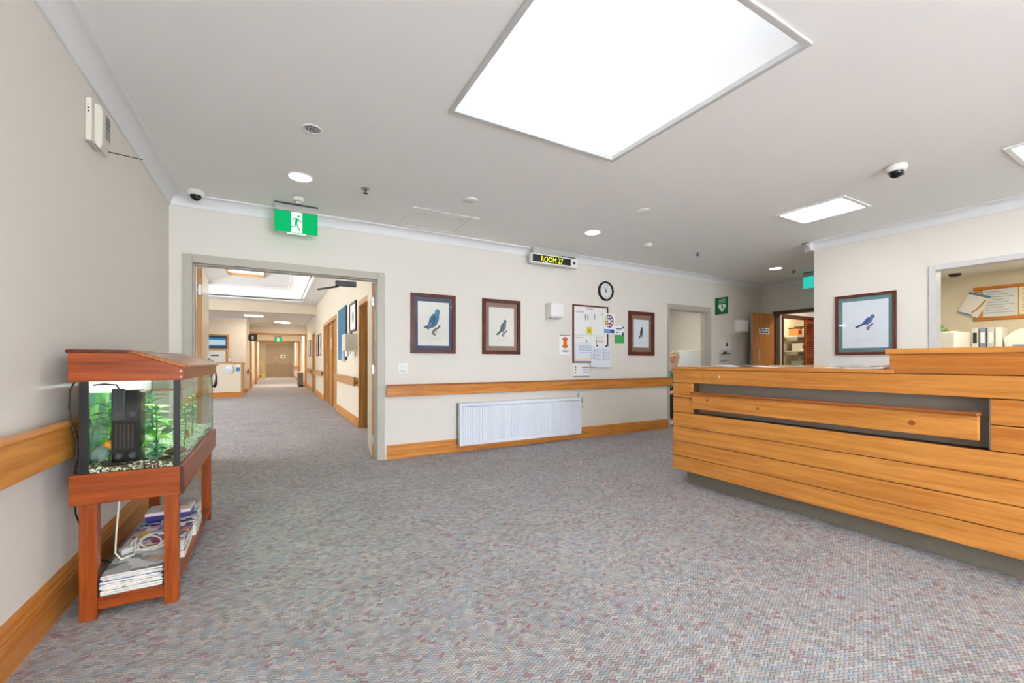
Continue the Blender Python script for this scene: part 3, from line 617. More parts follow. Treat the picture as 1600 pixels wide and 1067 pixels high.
def wall_box(label, x, z, w=.2, h=.19):
    t = thing('wall_light', label, 'wall light', (x, YB, z), 0, 'boxy white wall lights'); a = w/2; mb = MB(); n = 8
    build('back_plate', MB().box(-a*.9, a*.9, -.03, 0, -h/2-.03, h/2), OFFW, t, .006)
    build('shade', MB().box(-a, a, -.16, -.02, -h/2, h/2), WHITE, t, .022, 3)
    build('louvre', MB().box(-a*.7, a*.7, -.14, -.035, -h/2-.018, -h/2+.005), mat('grille_grey', (190, 189, 186)), t, .004)
wall_box('boxy white wall light between the bird print and the whiteboard', 3.41, 1.835, .215, .2); wall_box('boxy white wall light between sanitiser dispenser and toilet door', 7.72, 1.80, .22, .22)
# whiteboard with sheets
t = thing('whiteboard', 'tall whiteboard in brown frame with pinned papers', 'whiteboard', (4.117, YB, 1.53)); a, b = .338, .427; mb = MB()
for s in (-1, 1): mb.box(s*a, s*(a-.022), -.022, -.001, -b, b)
mb.box(-a+.022, a-.022, -.022, -.001, b-.022, b); mb.box(-a+.022, a-.022, -.022, -.001, -b, -b+.022); build('frame', mb, frame_wood('z'), t, .002); build('board', MB().box(-a+.022, a-.022, -.01, -.002, -b+.022, b-.022), WHITE, t)
mb = MB(); y = -.0105
mb.box(-.003, .001, y-.0005, y, -.1, b-.04); mb.box(-a+.03, a-.03, y-.0005, y, -.02, -.016)
for x0, x1, z in ((-.09, .06, .37), (-.28, -.13, .315), (.2, .25, .3), (-.29, -.16, -.06), (.1, .26, -.05), (.14, .24, -.1), (.14, .25, -.12)): mb.box(x0, x1, y-.0006, y, z, z+.011)
build('printed_line', mb, mat('faint_grey_ink', (172, 172, 178), .8), t); mb = MB()
for x, z in ((-.1, .25), (-.055, .245), (.07, .26), (-.08, -.13), (.11, -.11)): mb.flat(ell(x, z+.035, .008, .01, 10), y); mb.stroke([(x, z+.025), (x+.004, z-.03)], .016, y); mb.stroke([(x+.004, z-.02), (x-.005, z-.05)], .008, y)
build('drawn_figure', mb, mat('figure_plum', (112, 78, 96), .8), t)
def notice(name, label, cat, x, z, w, h, y=-.002, m=PAPER, rot=0, loc_y=YB, group='notices pinned on and around the whiteboard'):
    t = thing(name, label, cat, (x, loc_y, z), 0, group); t.rotation_euler = (0, rot, 0); build('sheet', MB().box(-w/2, w/2, y-.0015, y, -h/2, h/2), m, t); return t
yw = YB-.024
t = notice('sticky_note', 'yellow printed note in the middle of the whiteboard', 'note', 4.09, 1.585, .1, .1, m=YELLOW, loc_y=YB-.0105); build('ink_mark', MB().flat(ell(0, -.005, .02, .02), -.0036), mat('dull_yellow', (176, 166, 40)), t)
t = notice('round_chart', 'white card with a coloured wheel and blue footer overlapping the whiteboard edge', 'notice', 4.467, 1.70, .235, .31, loc_y=yw); mb = MB()
for i, c in enumerate(range(8)):
    a0 = 2*pi*i/8; mb.flat([(.028*cos(a0), .04+.03*sin(a0)), (.085*cos(a0), .04+.098*sin(a0)), (.092*cos(a0+pi/8), .04+.104*sin(a0+pi/8)), (.085*cos(a0+pi/4), .04+.098*sin(a0+pi/4)), (.028*cos(a0+pi/4), .04+.03*sin(a0+pi/4))], -.0036, mi=i % 6)
build('wheel', mb, [BLUE, RED, BLUE, YELLOW, mat('print_olive', (120, 140, 60)), ORANGE], t); mb = MB()
for i in range(8): a0 = 2*pi*(i+.5)/8; mb.flat(ell(.06*cos(a0), .04+.068*sin(a0), .015, .017, 10), -.0043)
mb.flat(ell(0, .04, .014, .016), -.0043); build('wheel_icon', mb, PAPER, t); build('footer', MB().box(-.1, .1, -.0044, -.0036, -.14, -.085), BLUE, t); build('footer_print', MB().flat([(-.085, -.1), (.01, -.1), (.03, -.115), (.01, -.13), (-.085, -.13)], -.0046), mat('pale_blue', (120, 160, 214)), t)
t = notice('green_notice', 'small white and green notice pinned beside the coloured wheel card', 'notice', 4.70, 1.54, .195, .275); build('green_panel', MB().box(-.0975, .0975, -.0042, -.0035, -.1375, .0), GREEN, t)
mb = MB()
for z, w in ((.09, .13), (.068, .1), (.03, .06)): mb.box(-.075, -.075+w, -.0042, -.0035, z, z+.013)
mb.box(.06, .09, -.0042, -.0035, .1, .13); mb.box(.055, .09, -.0044, -.0035, -.01, .04); build('print', mb, mat('print_dark', (52, 60, 76)), t)
t = notice('orange_notice', 'white notice with round orange emblem beside the whiteboard frame', 'notice', 3.65, 1.365, .2, .29); mb = MB(); mb.flat(ell(0, .03, .07, .082, 32), -.0036); build('emblem_disc', mb, ORANGE, t)
mb = MB(); mb.flat(ell(-.052, .03, .022, .044, 20), -.0043); mb.flat(ell(.052, .03, .022, .044, 20), -.0043); build('emblem_gap', mb, PAPER, t); mb = MB(); mb.box(-.096, .096, -.0045, -.0035, .13, .14); mb.box(-.06, .07, -.0042, -.0035, -.09, -.082); mb.box(-.04, .06, -.0042, -.0035, -.105, -.099); build('print', mb, mat('print_dark', (52, 60, 76)), t)
t = notice('typed_sheet', 'typed white sheet with yellow and dark strips at foot of whiteboard', 'notice', 3.965, 1.255, .295, .3, m=PRINTB, loc_y=yw); mb = MB()
for i, z in enumerate((.09, .07, .05, .03, -.005)): mb.box(-.09 if i < 4 else -.06, .14, -.0042, -.0035, z, z+.009)
build('typed_line', mb, mat('ink_bluegrey', (158, 166, 188)), t); build('yellow_strip', MB().box(-.147, .147, -.0042, -.0035, -.115, -.08), mat('pale_yellow', (232, 224, 160)), t); build('dark_strip', MB().box(-.147, .147, -.0044, -.0035, -.148, -.125), INK, t)
t = notice('calendar', 'small white calendar with red heading hung under the whiteboard', 'calendar', 3.95, .998, .3, .2); mb = MB(); mb.box(.01, .145, -.0042, -.0035, .03, .045); build('heading', mb, RED, t); mb = MB()
for i in range(4):
    for j in range(2): mb.stroke([(.02+.033*i, -.005-.04*j), (.03+.033*i, .012-.04*j), (.04+.033*i, -.005-.04*j)], .006, -.0036)
build('number', mb, BLUE, t); mb = MB(); [mb.box(-.125, -.1, -.0042, -.0035, z, z+.02) for z in (.035, 0, -.045)]; build('picture_square', mb, mat('print_olive', (120, 140, 60)), t); build('binding', MB().box(-.147, .147, -.006, -.0005, -.1, -.088), mat('olive_grey', (96, 102, 92)), t)
for x, z, r, l, w in ((4.21, 1.20, .07, 'loose list clipped to the whiteboard, hanging slightly askew', .2), (4.40, 1.195, 0, 'typed table sheet hanging over the corner of the whiteboard', .2)):
    t = notice('hanging_list', l, 'notice', x, z, w, .325, loc_y=yw-(.006 if r else .002), m=PRINTB, rot=r); mb = MB()
    for i in range(9):
        for a, b in ((-.07, -.02), (.0, .03), (.045, .075)): mb.box(a, b, -.0042, -.0035, .1-i*.018, .108-i*.018)
    build('typed_line', mb, mat('ink_bluegrey', (158, 166, 188)), t); build('clip', MB().box(-.012, .012, -.01, .0, .15, .175), BLACK, t); build('lower_edge', MB().box(-w/2, w/2, -.008, -.0005, -.17, -.162), DGREY, t)
# radiator
t = thing('radiator', 'long white panel radiator under the handrail', 'radiator', (2.921, YB, .085)); a = .941; hh = .525; D = .11
prof = [(-a, -D)]; k = 56
for i in range(k):
    u0 = -a+.03+(2*a-.06)*i/k; u1 = u0+(2*a-.06)/k; q = (u1-u0)
    prof += [(u0+q*.1, -D), (u0+q*.25, -D+.008), (u0+q*.4, -D+.008), (u0+q*.55, -D)]
prof += [(a, -D), (a, -D+.02), (-a, -D+.02)]
RW = mat('radiator_white', (226, 230, 240), .35, var=.01); build('front_panel', MB().prism('z', prof, .04, hh-.04), RW, t)
mb = MB(); mb.box(-a, a, -D, -D+.02, 0, .04); mb.box(-a, a, -D, -D+.02, hh-.04, hh); build('panel_rim', mb, RW, t, .004); build('rear_panel', MB().box(-a, a, -.045, -.03, 0, hh), RW, t)
for s in (-1, 1): build('side_cover', MB().box(s*a, s*(a-.004), -D+.018, -.03, .01, hh-.004), RW, t)
mb = MB(); [mb.box(-a+.02+i*.0345, -a+.02+i*.0345+.016, -D+.025, -.05, hh-.006, hh-.001) for i in range(54)]; mb.box(-a, a, -D+.02, -D+.024, hh-.006, hh-.001); build('top_grille', mb, RW, t)
mb = MB(); [mb.box(-a+.045+i*.0327, -a+.045+i*.0327+.018, -D-.0008, -D+.001, hh-.048, hh-.04) for i in range(56)]; build('slot', mb, mat('slot_grey', (128, 132, 146)), t)
mb = MB(); [mb.box(-a+.045+i*.0327, -a+.045+i*.0327+.018, -D-.0016, -D+.001, .044, .052) for i in range(56)]; build('lower_ridge', mb, WHITE, t)
v = build('valve', MB().cyl((a, -.06, hh-.05), (a+.05, -.06, hh-.05), .013).cyl((a+.045, -.06, hh-.08), (a+.045, -.06, hh-.01), .016), STEEL, t); build('valve_head', MB().lathe((a+.012, -.06, hh), [(.02, 0), (.024, .01), (.024, .06), (.018, .07)], n=18), WHITE, v)
build('cable_loop', MB().tube([(a+.05, -.06, hh-.08), (a+.075, -.05, hh-.12), (a+.07, -.03, hh-.17), (a+.04, -.01, hh-.18)], .004, 8), STEEL, v); build('lower_valve', MB().cyl((a, -.06, .04), (a+.055, -.06, .045), .011).cyl((a+.05, -.06, .045), (a+.085, -.06, .05), .016), STEEL, t)
for x in (-.6, .6): build('wall_bracket', MB().box(x-.02, x+.02, -.032, 0, .1, .4), STEEL, t)
# AED flag sign
t = thing('aed_sign', 'green projecting AED sign with white heart and bolt', 'sign', (7.067, 4.78, 2.133), FACE_W); w, h = .105, .153
build('panel', MB().box(-w-.02, w, -.003, .003, -h, h), mat('aed_green', (0, 104, 44), .4), t, .001); build('wall_bracket', MB().box(-w-.04, -w-.02, -.012, .012, -h, h), mat('aed_dark_green', (0, 66, 30), .5), t)
mb = MB(); text('AED', .08, -.005, .1, -.0036, mb, 0, .135, .046); mb.box(-.07, .06, -.0042, -.0034, .055, .06)
hp = [(0, -.115)]+[(.075*s*1.0, z) for s, z in ((1, -.02),)]+[(.07, .015), (.05, .033), (.025, .033), (0, .012), (-.025, .033), (-.05, .033), (-.07, .015), (-.075, -.02)]; mb.flat([(x-.008, z) for x, z in hp], -.0036); build('lettering', mb, mat('sign_white', (214, 232, 220), .5), t)
build('bolt', MB().flat([(-.012, .015), (.012, .005), (.004, -.02), (.02, -.025), (-.006, -.07), (0, -.036), (-.02, -.03)], -.0045), mat('aed_green', (0, 104, 44)), t)
# sanitiser
p = onY(1128, 545, YB)
t = thing('hand_sanitiser', 'white wall sanitiser dispenser with drop emblem and drip tray', 'dispenser', (7.24, YB, 1.28)); a = .13
build('body', MB().prism('x', [(0, .27), (-.09, .27), (-.11, .22), (-.11, .07), (-.06, .0), (0, .0)], -a, a), OFFW, t, .012); build('nozzle', MB().box(-.04, .04, -.085, -.04, -.02, .03), DGREY, t, .004)
build('back_plate', MB().box(-.06, .06, -.012, 0, -.19, 0), OFFW, t); build('drip_tray', MB().prism('x', [(-.012, -.15), (-.1, -.135), (-.11, -.12), (-.105, -.118), (-.09, -.13), (-.012, -.142)], -.07, .07), mat('grille_grey', (190, 189, 186)), t, .002)
mb = MB(); mb.flat([(0, .205), (.028, .15), (.024, .128), (0, .118), (-.024, .128), (-.028, .15)], -.1105); build('drop_emblem', mb, BLACK, t); mb = MB(); mb.flat(ell(0, .24, .012, .008), -.1035); build('indicator', mb, DGREY, t)
t = thing('refill_label', 'dark lettered strip on the wall beside the sanitiser', 'label', (7.47, YB, 1.27)); build('strip', MB().box(-.07, .07, -.003, 0, -.018, .018), OFFW, t); mb = MB(); [mb.box(-.06+.02*i, -.046+.02*i, -.0036, -.003, -.01, .01) for i in range(6)]; build('letter_block', mb, DGREY, t)
# left wall device
t = thing('wall_monitor', 'cream wall sensor unit with grey screen and black aerial under cornice', 'sensor', (XL, 2.935, 2.235), FACE_E); DC = mat('device_cream', (214, 208, 194), .5)
build('back_box', MB().box(0, .145, -.026, 0, .015, .235), DC, t, .005); build('front_case', MB().prism('x', [(-.024, .03), (-.036, .004), (-.048, -.006), (-.058, .02), (-.06, .05), (-.06, .2), (-.05, .225), (-.024, .225)], .03, .15), DC, t, .008, 3)
build('screen', MB().box(.075, .142, -.0615, -.059, .07, .195), mat('lcd_grey', (132, 130, 120), .3), t); mb = MB(); [mb.box(.085, .13, -.062, -.061, z, z+.009) for z in (.17, .15, .128)]; build('screen_digit', mb, DGREY, t); build('aerial', MB().cyl((.13, -.055, .02), (.13, -.2, .012), .003, .002, 8), BLACK, t); mb = MB(); [mb.lathe((-.001, -.014, z), [(.004, .001), (.004, -.001)], 'x', n=10) for z in (.18, .165)]; build('port', mb, BLACK, t)

# ------------------------------------------------------------------ fish tank on its stand
SX0, SX1, SY0, SY1 = -.752, -.366, 2.46, 3.72           # apron outline
ZA0, ZA1, ZG1 = .508, .638, 1.035
st = thing('tank_stand', 'red pine aquarium stand with lower shelf against left wall', 'stand', (0, 0, 0))
def P(name, b, m, parent, bevel=.003): return build(name, MB().box(*b), m, parent, bevel)
P('apron', (SX0, SX1, SY0, SY0+.022, ZA0, ZA1), redgum('x'), st); P('apron', (SX0, SX1, SY1-.022, SY1, ZA0, ZA1), redgum('x'), st)
P('apron', (SX1-.022, SX1, SY0+.022, SY1-.022, ZA0, ZA1), redgum('y'), st); P('apron', (SX0, SX0+.022, SY0+.022, SY1-.022, ZA0, ZA1), redgum('y'), st)
P('corner_trim', (SX1-.012, SX1+.003, SY0-.003, SY0+.012, ZA0+.001, ZA1-.001), wood('dark_trim_', (96, 44, 22), (62, 26, 14), 'z'), st)
for x0, x1 in ((SX0+.025, SX0+.083), (SX1-.075, SX1-.022)):
    for y0, y1 in ((SY0+.022, SY0+.075), (SY1-.075, SY1-.022)): P('leg', (x0, x1, y0, y1, 0, ZA1-.03), redgum('z'), st, .004)
P('deck', (SX0+.022, SX1-.022, SY0+.022, SY1-.022, ZA1-.03, ZA1-.012), redgum('y'), st, 0)
P('shelf', (SX0+.03, SX1-.02, SY0+.03, SY1-.03, .072, .09), redgum('y'), st, .002)
for y in (SY0+.035, SY1-.06): P('shelf_batten', (SX0+.083, SX1-.075, y, y+.025, .035, .072), redgum('x'), st, .002)
tk = thing('fish_tank', 'glass aquarium with black corner seals and green planted water', 'fish tank', (0, 0, 0)); AG = thin_glass('aquarium_glass', (244, 255, 249), .65)
gx0, gx1, gy0, gy1, gz0 = SX0+.03, SX1-.014, SY0+.012, SY1-.03, ZA1-.012
for b in ((gx0, gx1, gy0, gy0), (gx0, gx1, gy1, gy1)): build('glass_pane', MB().add([(b[0], b[2], gz0), (b[1], b[2], gz0), (b[1], b[2], ZG1), (b[0], b[2], ZG1)], [(0,1,2,3)]), AG, tk)
for x in (gx0, gx1): build('glass_pane', MB().add([(x, gy0, gz0), (x, gy1, gz0), (x, gy1, ZG1), (x, gy0, ZG1)], [(0,1,2,3)]), AG, tk)
P('base_glass', (gx0, gx1, gy0, gy1, gz0, gz0+.008), mat('base_pane', (120, 140, 124), .3), tk, 0)
for x, w in ((gx0, .03), (gx1-.024, .024)): P('corner_seal', (x, x+w, gy0-.004, gy0+.01, gz0, ZG1), BLACK, tk, .001)
for x in (gx0, gx1-.006): P('corner_seal', (x, x+.006, gy1-.008, gy1+.002, gz0, ZG1), DGREY, tk, .001)
wz = .985; wm = thin_glass('water_surface', (206, 250, 214), .8)
build('water', MB().add([(gx0+.004, gy0+.012, wz), (gx1-.004, gy0+.012, wz), (gx1-.004, gy1-.01, wz), (gx0+.004, gy1-.01, wz)], [(0,1,2,3)]), wm, tk)
build('backdrop', MB().add([(gx0+.003, gy0+.012, gz0+.01), (gx0+.003, gy1-.004, gz0+.01), (gx0+.003, gy1-.004, wz), (gx0+.003, gy0+.012, wz)], [(0,1,2,3)]), cover_print('planted_backdrop', [(50, 128, 70), (92, 160, 92), (40, 108, 104), (134, 182, 116), (62, 124, 136), (34, 88, 58)]), tk)['label'] = 'green printed planted backdrop sheet'
build('light_band_strip', MB().add([(gx0+.003, gy0+.012, wz), (gx0+.003, gy1-.004, wz), (gx0+.003, gy1-.004, ZG1+.001), (gx0+.003, gy0+.012, ZG1+.001)], [(0,1,2,3)]), mat('strip_white', (222, 228, 226), .6), tk)  # opaque strip added for the bright band above the water, blocks lamp spill
hd = thing('tank_hood', 'red pine aquarium hood with sloping lid resting on the tank', 'tank hood', (0, 0, 0))
hx0, hx1, xb = SX0, SX1+.002, -.55; hy0, hy1 = SY0-.004, SY1+.006
for y in (hy0, hy1-.018): build('hood_end', MB().prism('y', [(hx0, 1.035), (hx1, 1.035), (hx1, 1.092), (xb, 1.157), (hx0, 1.157)], y, y+.018), redgum('x'), hd, .002)
P('hood_front', (hx1-.018, hx1, hy0+.018, hy1-.018, 1.036, 1.092), redgum('y'), hd, .002); P('hood_back', (hx0, hx0+.018, hy0+.018, hy1-.018, 1.036, 1.157), redgum('y'), hd, .002)
P('top_board', (hx0-.006, xb, hy0-.008, hy1+.008, 1.158, 1.172), wood('dark_trim_', (120, 58, 34), (72, 30, 18), 'y'), hd, .004)
lidw = wood('lid_', (196, 128, 76), (150, 84, 44), 'y', .22); build('lid', MB().prism('y', [(xb+.002, 1.158), (xb+.002, 1.173), (hx1+.014, 1.106), (hx1+.012, 1.092), (hx1, 1.092)], hy0-.008, hy1+.012), lidw, hd, .004)
P('lid_edge', (xb, hx1+.008, hy0-.0095, hy0-.008, 1.157, 1.158), BLACK, hd, 0)
for z in (1.05, 1.078): build('screw', MB().lathe((hx1-.01, hy0-.0005, z), [(.004, 0), (.004, -.0012)], 'y', n=10), STEEL, hd)
build('lamp_tube', MB().cyl((-.5, SY0+.1, 1.085), (-.5, SY1-.1, 1.085), .016, n=12), glow('aquarium_lamp', (236, 250, 255), 30), hd)['label'] = 'glowing white aquarium lamp tube'
# gravel, pebbles joined: nobody could count them
random.seed(5); mb = MB(); IC = [(0,0,1), (.89,0,.45), (.28,.85,.45), (-.72,.53,.45), (-.72,-.53,.45), (.28,-.85,.45), (.72,.53,-.45), (-.28,.85,-.45), (-.89,0,-.45), (-.28,-.85,-.45), (.72,-.53,-.45), (0,0,-1)]
IF = [(0,1,2), (0,2,3), (0,3,4), (0,4,5), (0,5,1), (1,6,2), (2,7,3), (3,8,4), (4,9,5), (5,10,1), (2,6,7), (3,7,8), (4,8,9), (5,9,10), (1,10,6), (11,7,6), (11,8,7), (11,9,8), (11,10,9), (11,6,10)]
def bed(x, y): return gz0+.035+.03*(y-gy0)/(gy1-gy0)+.008*sin(x*31+y*17)
for i in range(2600):
    x = random.uniform(gx0+.012, gx1-.012); y = gy0+.02+(gy1-gy0-.04)*random.random()**1.3; r = random.uniform(.004, .0085); z = bed(x, y)-r*.3
    dark = y < gy0+.1 and random.random() < .72; mi = random.choice((2, 2, 3, 1)) if dark else random.choice((0, 0, 0, 1, 4))
    mb.add([(x+a*r, y+b*r, z+c*r*.7) for a, b, c in IC], IF, mi, True)
for i in range(520):
    if i % 4: x, y = random.uniform(gx0+.012, gx1-.012), gy0+.011; mi = random.choice((2, 2, 3, 1, 0))
    else: x, y = gx1-.008, random.uniform(gy0+.02, gy1-.02); mi = random.choice((0, 1, 4))
    r = random.uniform(.004, .008); z = random.uniform(gz0+.014, bed(x, y)-.002); mb.add([(x+a*r, y+b*r*.5, z+c*r*.8) for a, b, c in IC], IF, mi, True)
nx, ny = 10, 30; g = []
for j in range(ny+1):
    for i in range(nx+1): x = gx0+.006+(gx1-gx0-.012)*i/nx; y = gy0+.014+(gy1-gy0-.026)*j/ny; g.append((x, y, bed(x, y)-.006))
mb.box(gx0+.006, gx1-.006, gy0+.013, gy1-.012, gz0+.009, gz0+.034, 2)
mb.add(g, [(j*(nx+1)+i, j*(nx+1)+i+1, (j+1)*(nx+1)+i+1, (j+1)*(nx+1)+i) for j in range(ny) for i in range(nx)], 1)
tag(build('gravel', mb, [mat('gravel_white', (232, 232, 216), .7), mat('gravel_cream', (206, 200, 170), .7), mat('gravel_brown', (110, 84, 60), .7), mat('gravel_black', (60, 52, 46), .7), mat('gravel_grey', (176, 182, 170), .7)]), 'pale and brown aquarium gravel covering the tank floor', 'gravel', kind='stuff')
def pbox(name, label, cat, loc, group=None): return thing(name, label, cat, loc, 0, group)
f = pbox('aquarium_filter', 'tall black internal filter box inside the fish tank', 'filter', (-.577, gy0+.07, gz0+.045)); FM = mat('filter_black', (14, 13, 14), .3, var=.2, spec=.15)
build('body', MB().box(-.05, .05, -.045, .045, 0, .32), FM, f, .006); build('motor', MB().box(-.045, .0, -.056, -.045, .19, .33), mat('filter_grey', (34, 33, 36), .35), f, .004)
for x, z in ((-.025, .215), (.025, .215), (-.025, .03), (.025, .03)): build('suction_cup', MB().lathe((x, -.045, z), [(.016, 0), (.016, -.008), (.008, -.012)], 'y', n=16), DGREY, f)
mb = MB(); [mb.box(-.035+.014*i, -.03+.014*i, -.0465, -.045, .06, .17) for i in range(5)]; build('grille_slot', mb, mat('filter_brown', (72, 46, 34), .4), f); build('hose', MB().tube([(-.03, 0, .32), (-.04, -.01, .345), (-.08, -.015, .35), (-.12, 0, .345)], .004, 8), BLACK, f)
def leaf(l, w, bend, n=5):
    vs = []; fs = []
    for i in range(n+1):
        u = i/n; ww = w*sin(pi*min(1, .12+u*.9))**.8 if u < 1 else .0005; x = l*u; z = -bend*u*u*l
        vs += [(x, -ww/2, z+.15*ww), (x, 0, z), (x, ww/2, z+.15*ww)]
    for i in range(n): a = 3*i; fs += [(a, a+3, a+4, a+1), (a+1, a+4, a+5, a+2)]
    return MB().add(vs, fs, 0, True)
LEAF = [mat('leaf_bright', (126, 204, 60), .4, var=.15), mat('leaf_deep', (44, 140, 74), .4, var=.15), mat('leaf_teal', (60, 160, 130), .4, var=.15), mat('leaf_lime', (170, 220, 70), .4, var=.15)]
def plant(label, x, y, h, k, ll, lw, mats):
    t = thing('aquarium_plant', label, 'aquarium plant', (x, y, bed(x, y)-.004), 0, 'plants in the fish tank'); build('stem', MB().tube([(0,0,0), (.006, .004, h*.5), (0, .008, h)], .003, 6), LEAF[1], t)
    for i in range(k):
        o = build('leaf', leaf(ll*random.uniform(.7, 1.15), lw, random.uniform(.2, .7)), LEAF[random.choice(mats)], t); o.location = (.003, .004, h*(.08+.92*i/k)); o.rotation_euler = (random.uniform(-.3, .3), -random.uniform(.1, .7), i*2.4+random.uniform(-.3, .3))
plant('tall bright green broad-leaved plant beside the black filter', -.492, gy0+.12, .26, 26, .09, .036, (0, 0, 1, 3)); plant('low teal fern-like plant at the foot of black filter', -.482, gy0+.075, .08, 16, .065, .02, (2, 1, 2))
plant('dense green plant at wall side end of the tank', -.66, gy0+.13, .27, 40, .058, .028, (1, 0, 2, 0)); plant('second dense green plant deeper in the tank behind the filter', -.655, gy0+.28, .29, 40, .065, .03, (1, 0, 0))
plant('lime green plant near the front glass midway along', -.42, gy0+.38, .24, 26, .042, .022, (0, 3)); plant('slender green plant near front glass beyond the midpoint', -.42, gy0+.62, .26, 26, .042, .02, (0, 3, 1)); plant('small dark green plant behind the orange goldfish', -.43, gy0+.22, .11, 12, .035, .014, (1, 2))
plant('leafy plant in the middle back of tank', -.58, gy0+.5, .27, 22, .06, .02, (0, 1))
def fish(label, loc, l, rz, m, cat='fish'):
    t = thing('goldfish', label, cat, loc, rz, 'fish in the tank'); mb = MB(); n = 10; prof = []
    for i in range(9): u = i/8; prof.append((max(.002, .26*l*sin(pi*u**.8)), -l/2+l*u))
    vs = []; [vs.extend([(h, r*.55*cos(2*pi*k/n), r*sin(2*pi*k/n)) for k in range(n)]) for r, h in prof]
    mb.add(vs, [(i*n+k, (i+1)*n+k, (i+1)*n+(k+1) % n, i*n+(k+1) % n) for i in range(8) for k in range(n)], 0, True); build('body', mb, m, t)
    build('tail_fin', MB().prism('y', [(l*.42, .01*l), (l*.85, .28*l), (l*.72, 0), (l*.85, -.28*l), (l*.42, -.01*l)], -.001, .001), m, t); build('dorsal_fin', MB().prism('y', [(-.15*l, .22*l), (0, .4*l), (.25*l, .2*l)], -.001, .001), m, t)
    for s in (-1, 1): build('eye', MB().lathe((-l*.36, s*l*.075, l*.05), [(.035*l, 0), (.02*l, s*.02*l)], 'y', n=10), BLACK, t)
GOLD = mat('goldfish_orange', (244, 156, 30), .3, var=.1)
fish('orange goldfish near the black filter and round rock', (-.63, gy0+.075, .745), .085, .3, GOLD); fish('orange goldfish low by the front glass', (-.41, gy0+.4, .73), .075, 1.9, GOLD); fish('dark grey fish swimming deep in the tank', (-.5, gy0+.45, .75), .08, .9, mat('fish_grey', (92, 96, 84), .3))
def rock(label, loc, r, sq, m):
    mb = MB(); n, k = 14, 8; vs = []
    for j in range(k+1):
        for i in range(n): a = 2*pi*i/n; b = pi*j/k; q = r*(1+.1*sin(3*a+2*b)+.06*sin(7*a)); vs.append((q*sin(b)*cos(a), q*sin(b)*sin(a), q*cos(b)*sq))
    mb.add(vs, [(j*n+i, j*n+(i+1) % n, (j+1)*n+(i+1) % n, (j+1)*n+i)[::-1] for j in range(k) for i in range(n)], 0, True)
    o = build('rock', mb, m); o.location = loc; tag(o, label, 'rock', 'rocks in the fish tank')
rock('rounded grey rock with mossy foot by the tank corner', (-.672, gy0+.055, gz0+.085), .034, 1, mat('rock_grey', (110, 122, 116), .8, var=.3)); rock('flat brown stone lying on the gravel behind the green plant', (-.42, gy0+.16, gz0+.055), .042, .5, mat('rock_brown', (122, 82, 52), .8, var=.3))
cb = build('power_cable', MB().tube([(SX0+.006, SY0+.05, 1.034), (SX0-.008, SY0+.05, 1.0), (SX0-.012, SY0+.05, .93), (SX0-.006, SY0+.05, .86), (SX0+.012, SY0+.05, .78), (SX0+.012, SY0+.05, .7), (SX0+.008, SY0+.045, .645), (SX0-.006, SY0+.06, .6), (SX0-.006, SY0+.1, .45), (SX0+.02, SY0+.14, .3), (SX0+.05, SY0+.15, .22), (SX0+.09, SY0+.17, .19)], .0035, 8), BLACK); tag(cb, 'black power cable running down behind the tank stand', 'cable')
build('feeding_spoon', MB().tube([(SX1-.012, SY1+.012, .935), (SX1+.0, SY1+.013, .965), (SX1+.003, SY1+.013, 1.0), (SX1-.002, SY1+.013, 1.045)], [.011, .01, .007, .004], 8), BLACK); tag(bpy.data.objects['feeding_spoon'], 'black curved handle hanging at the far end of the tank', 'net handle')
# ------------------------------------------------------------------ magazines on the lower shelf
COV = [cover_print('cover_warm', [(236, 120, 40), (240, 236, 230), (120, 60, 110), (200, 40, 50), (245, 210, 190), (30, 40, 90)]), cover_print('cover_cool', [(70, 130, 180), (236, 238, 240), (30, 60, 110), (150, 190, 215), (90, 100, 110), (240, 240, 240)]),
       cover_print('cover_grey', [(196, 200, 202), (232, 232, 230), (150, 158, 164), (120, 140, 120), (210, 170, 140), (240, 240, 240)]), cover_print('cover_mauve', [(150, 110, 160), (240, 232, 238), (220, 90, 120), (70, 60, 110), (240, 200, 90), (200, 190, 210)])]
EDGE = mat('page_edges', (226, 220, 208), .8, var=.12, scale=90)
def magazine(label, x, y, z, w, l, th, rz, c, tilt=0, roll=0, spine=None):
    t = thing('magazine', label, 'magazine', (x, y, z), 0, 'magazines on the stand shelf'); t.rotation_euler = (tilt, roll, rz)
    build('pages', MB().box(-w/2+.002, w/2-.002, -l/2+.002, l/2-.002, .0008, th-.0008), EDGE, t)
    mb = MB(); mb.box(-w/2, w/2, -l/2, l/2, th-.0008, th); mb.box(-w/2, w/2, -l/2, l/2, 0, .0008); mb.box(-w/2, -w/2+.001, -l/2, l/2, 0, th); build('cover', mb, c, t)
random.seed(21); z = .0905; xm = (SX0+SX1)/2+.012
names = ['bottom magazine of the front stack, thick and pale', 'white-edged magazine second up in front stack', 'dark-edged magazine third up in front stack', 'cream-edged magazine fourth up in front stack', 'slim plum magazine fifth up in front stack', 'dark blue magazine sixth up in front stack', 'white magazine seventh up in front stack', 'bright blue magazine near the top of front stack', 'grey scenic magazine on top of the front stack']
for i, l in enumerate(names):
    th = (.012, .01, .009, .011, .007, .01, .009, .009, .008)[i]; magazine(l, xm-.008+random.uniform(-.003, .003), 2.64+random.uniform(-.008, .008), z, .214, .285, th, random.uniform(-.015, .015), COV[(2, 2, 1, 2, 3, 1, 2, 1, 2)[i]]); z += th+.0006
z = .0905
mids = [('thick catalogue under the middle pile', .035, 2), ('white catalogue in the middle pile', .03, 2), ('blue and white magazine in the middle pile', .014, 1), ('orange and mauve magazine under the cable coil', .01, 0), ('purple-edged magazine on top of middle pile', .008, 3)]
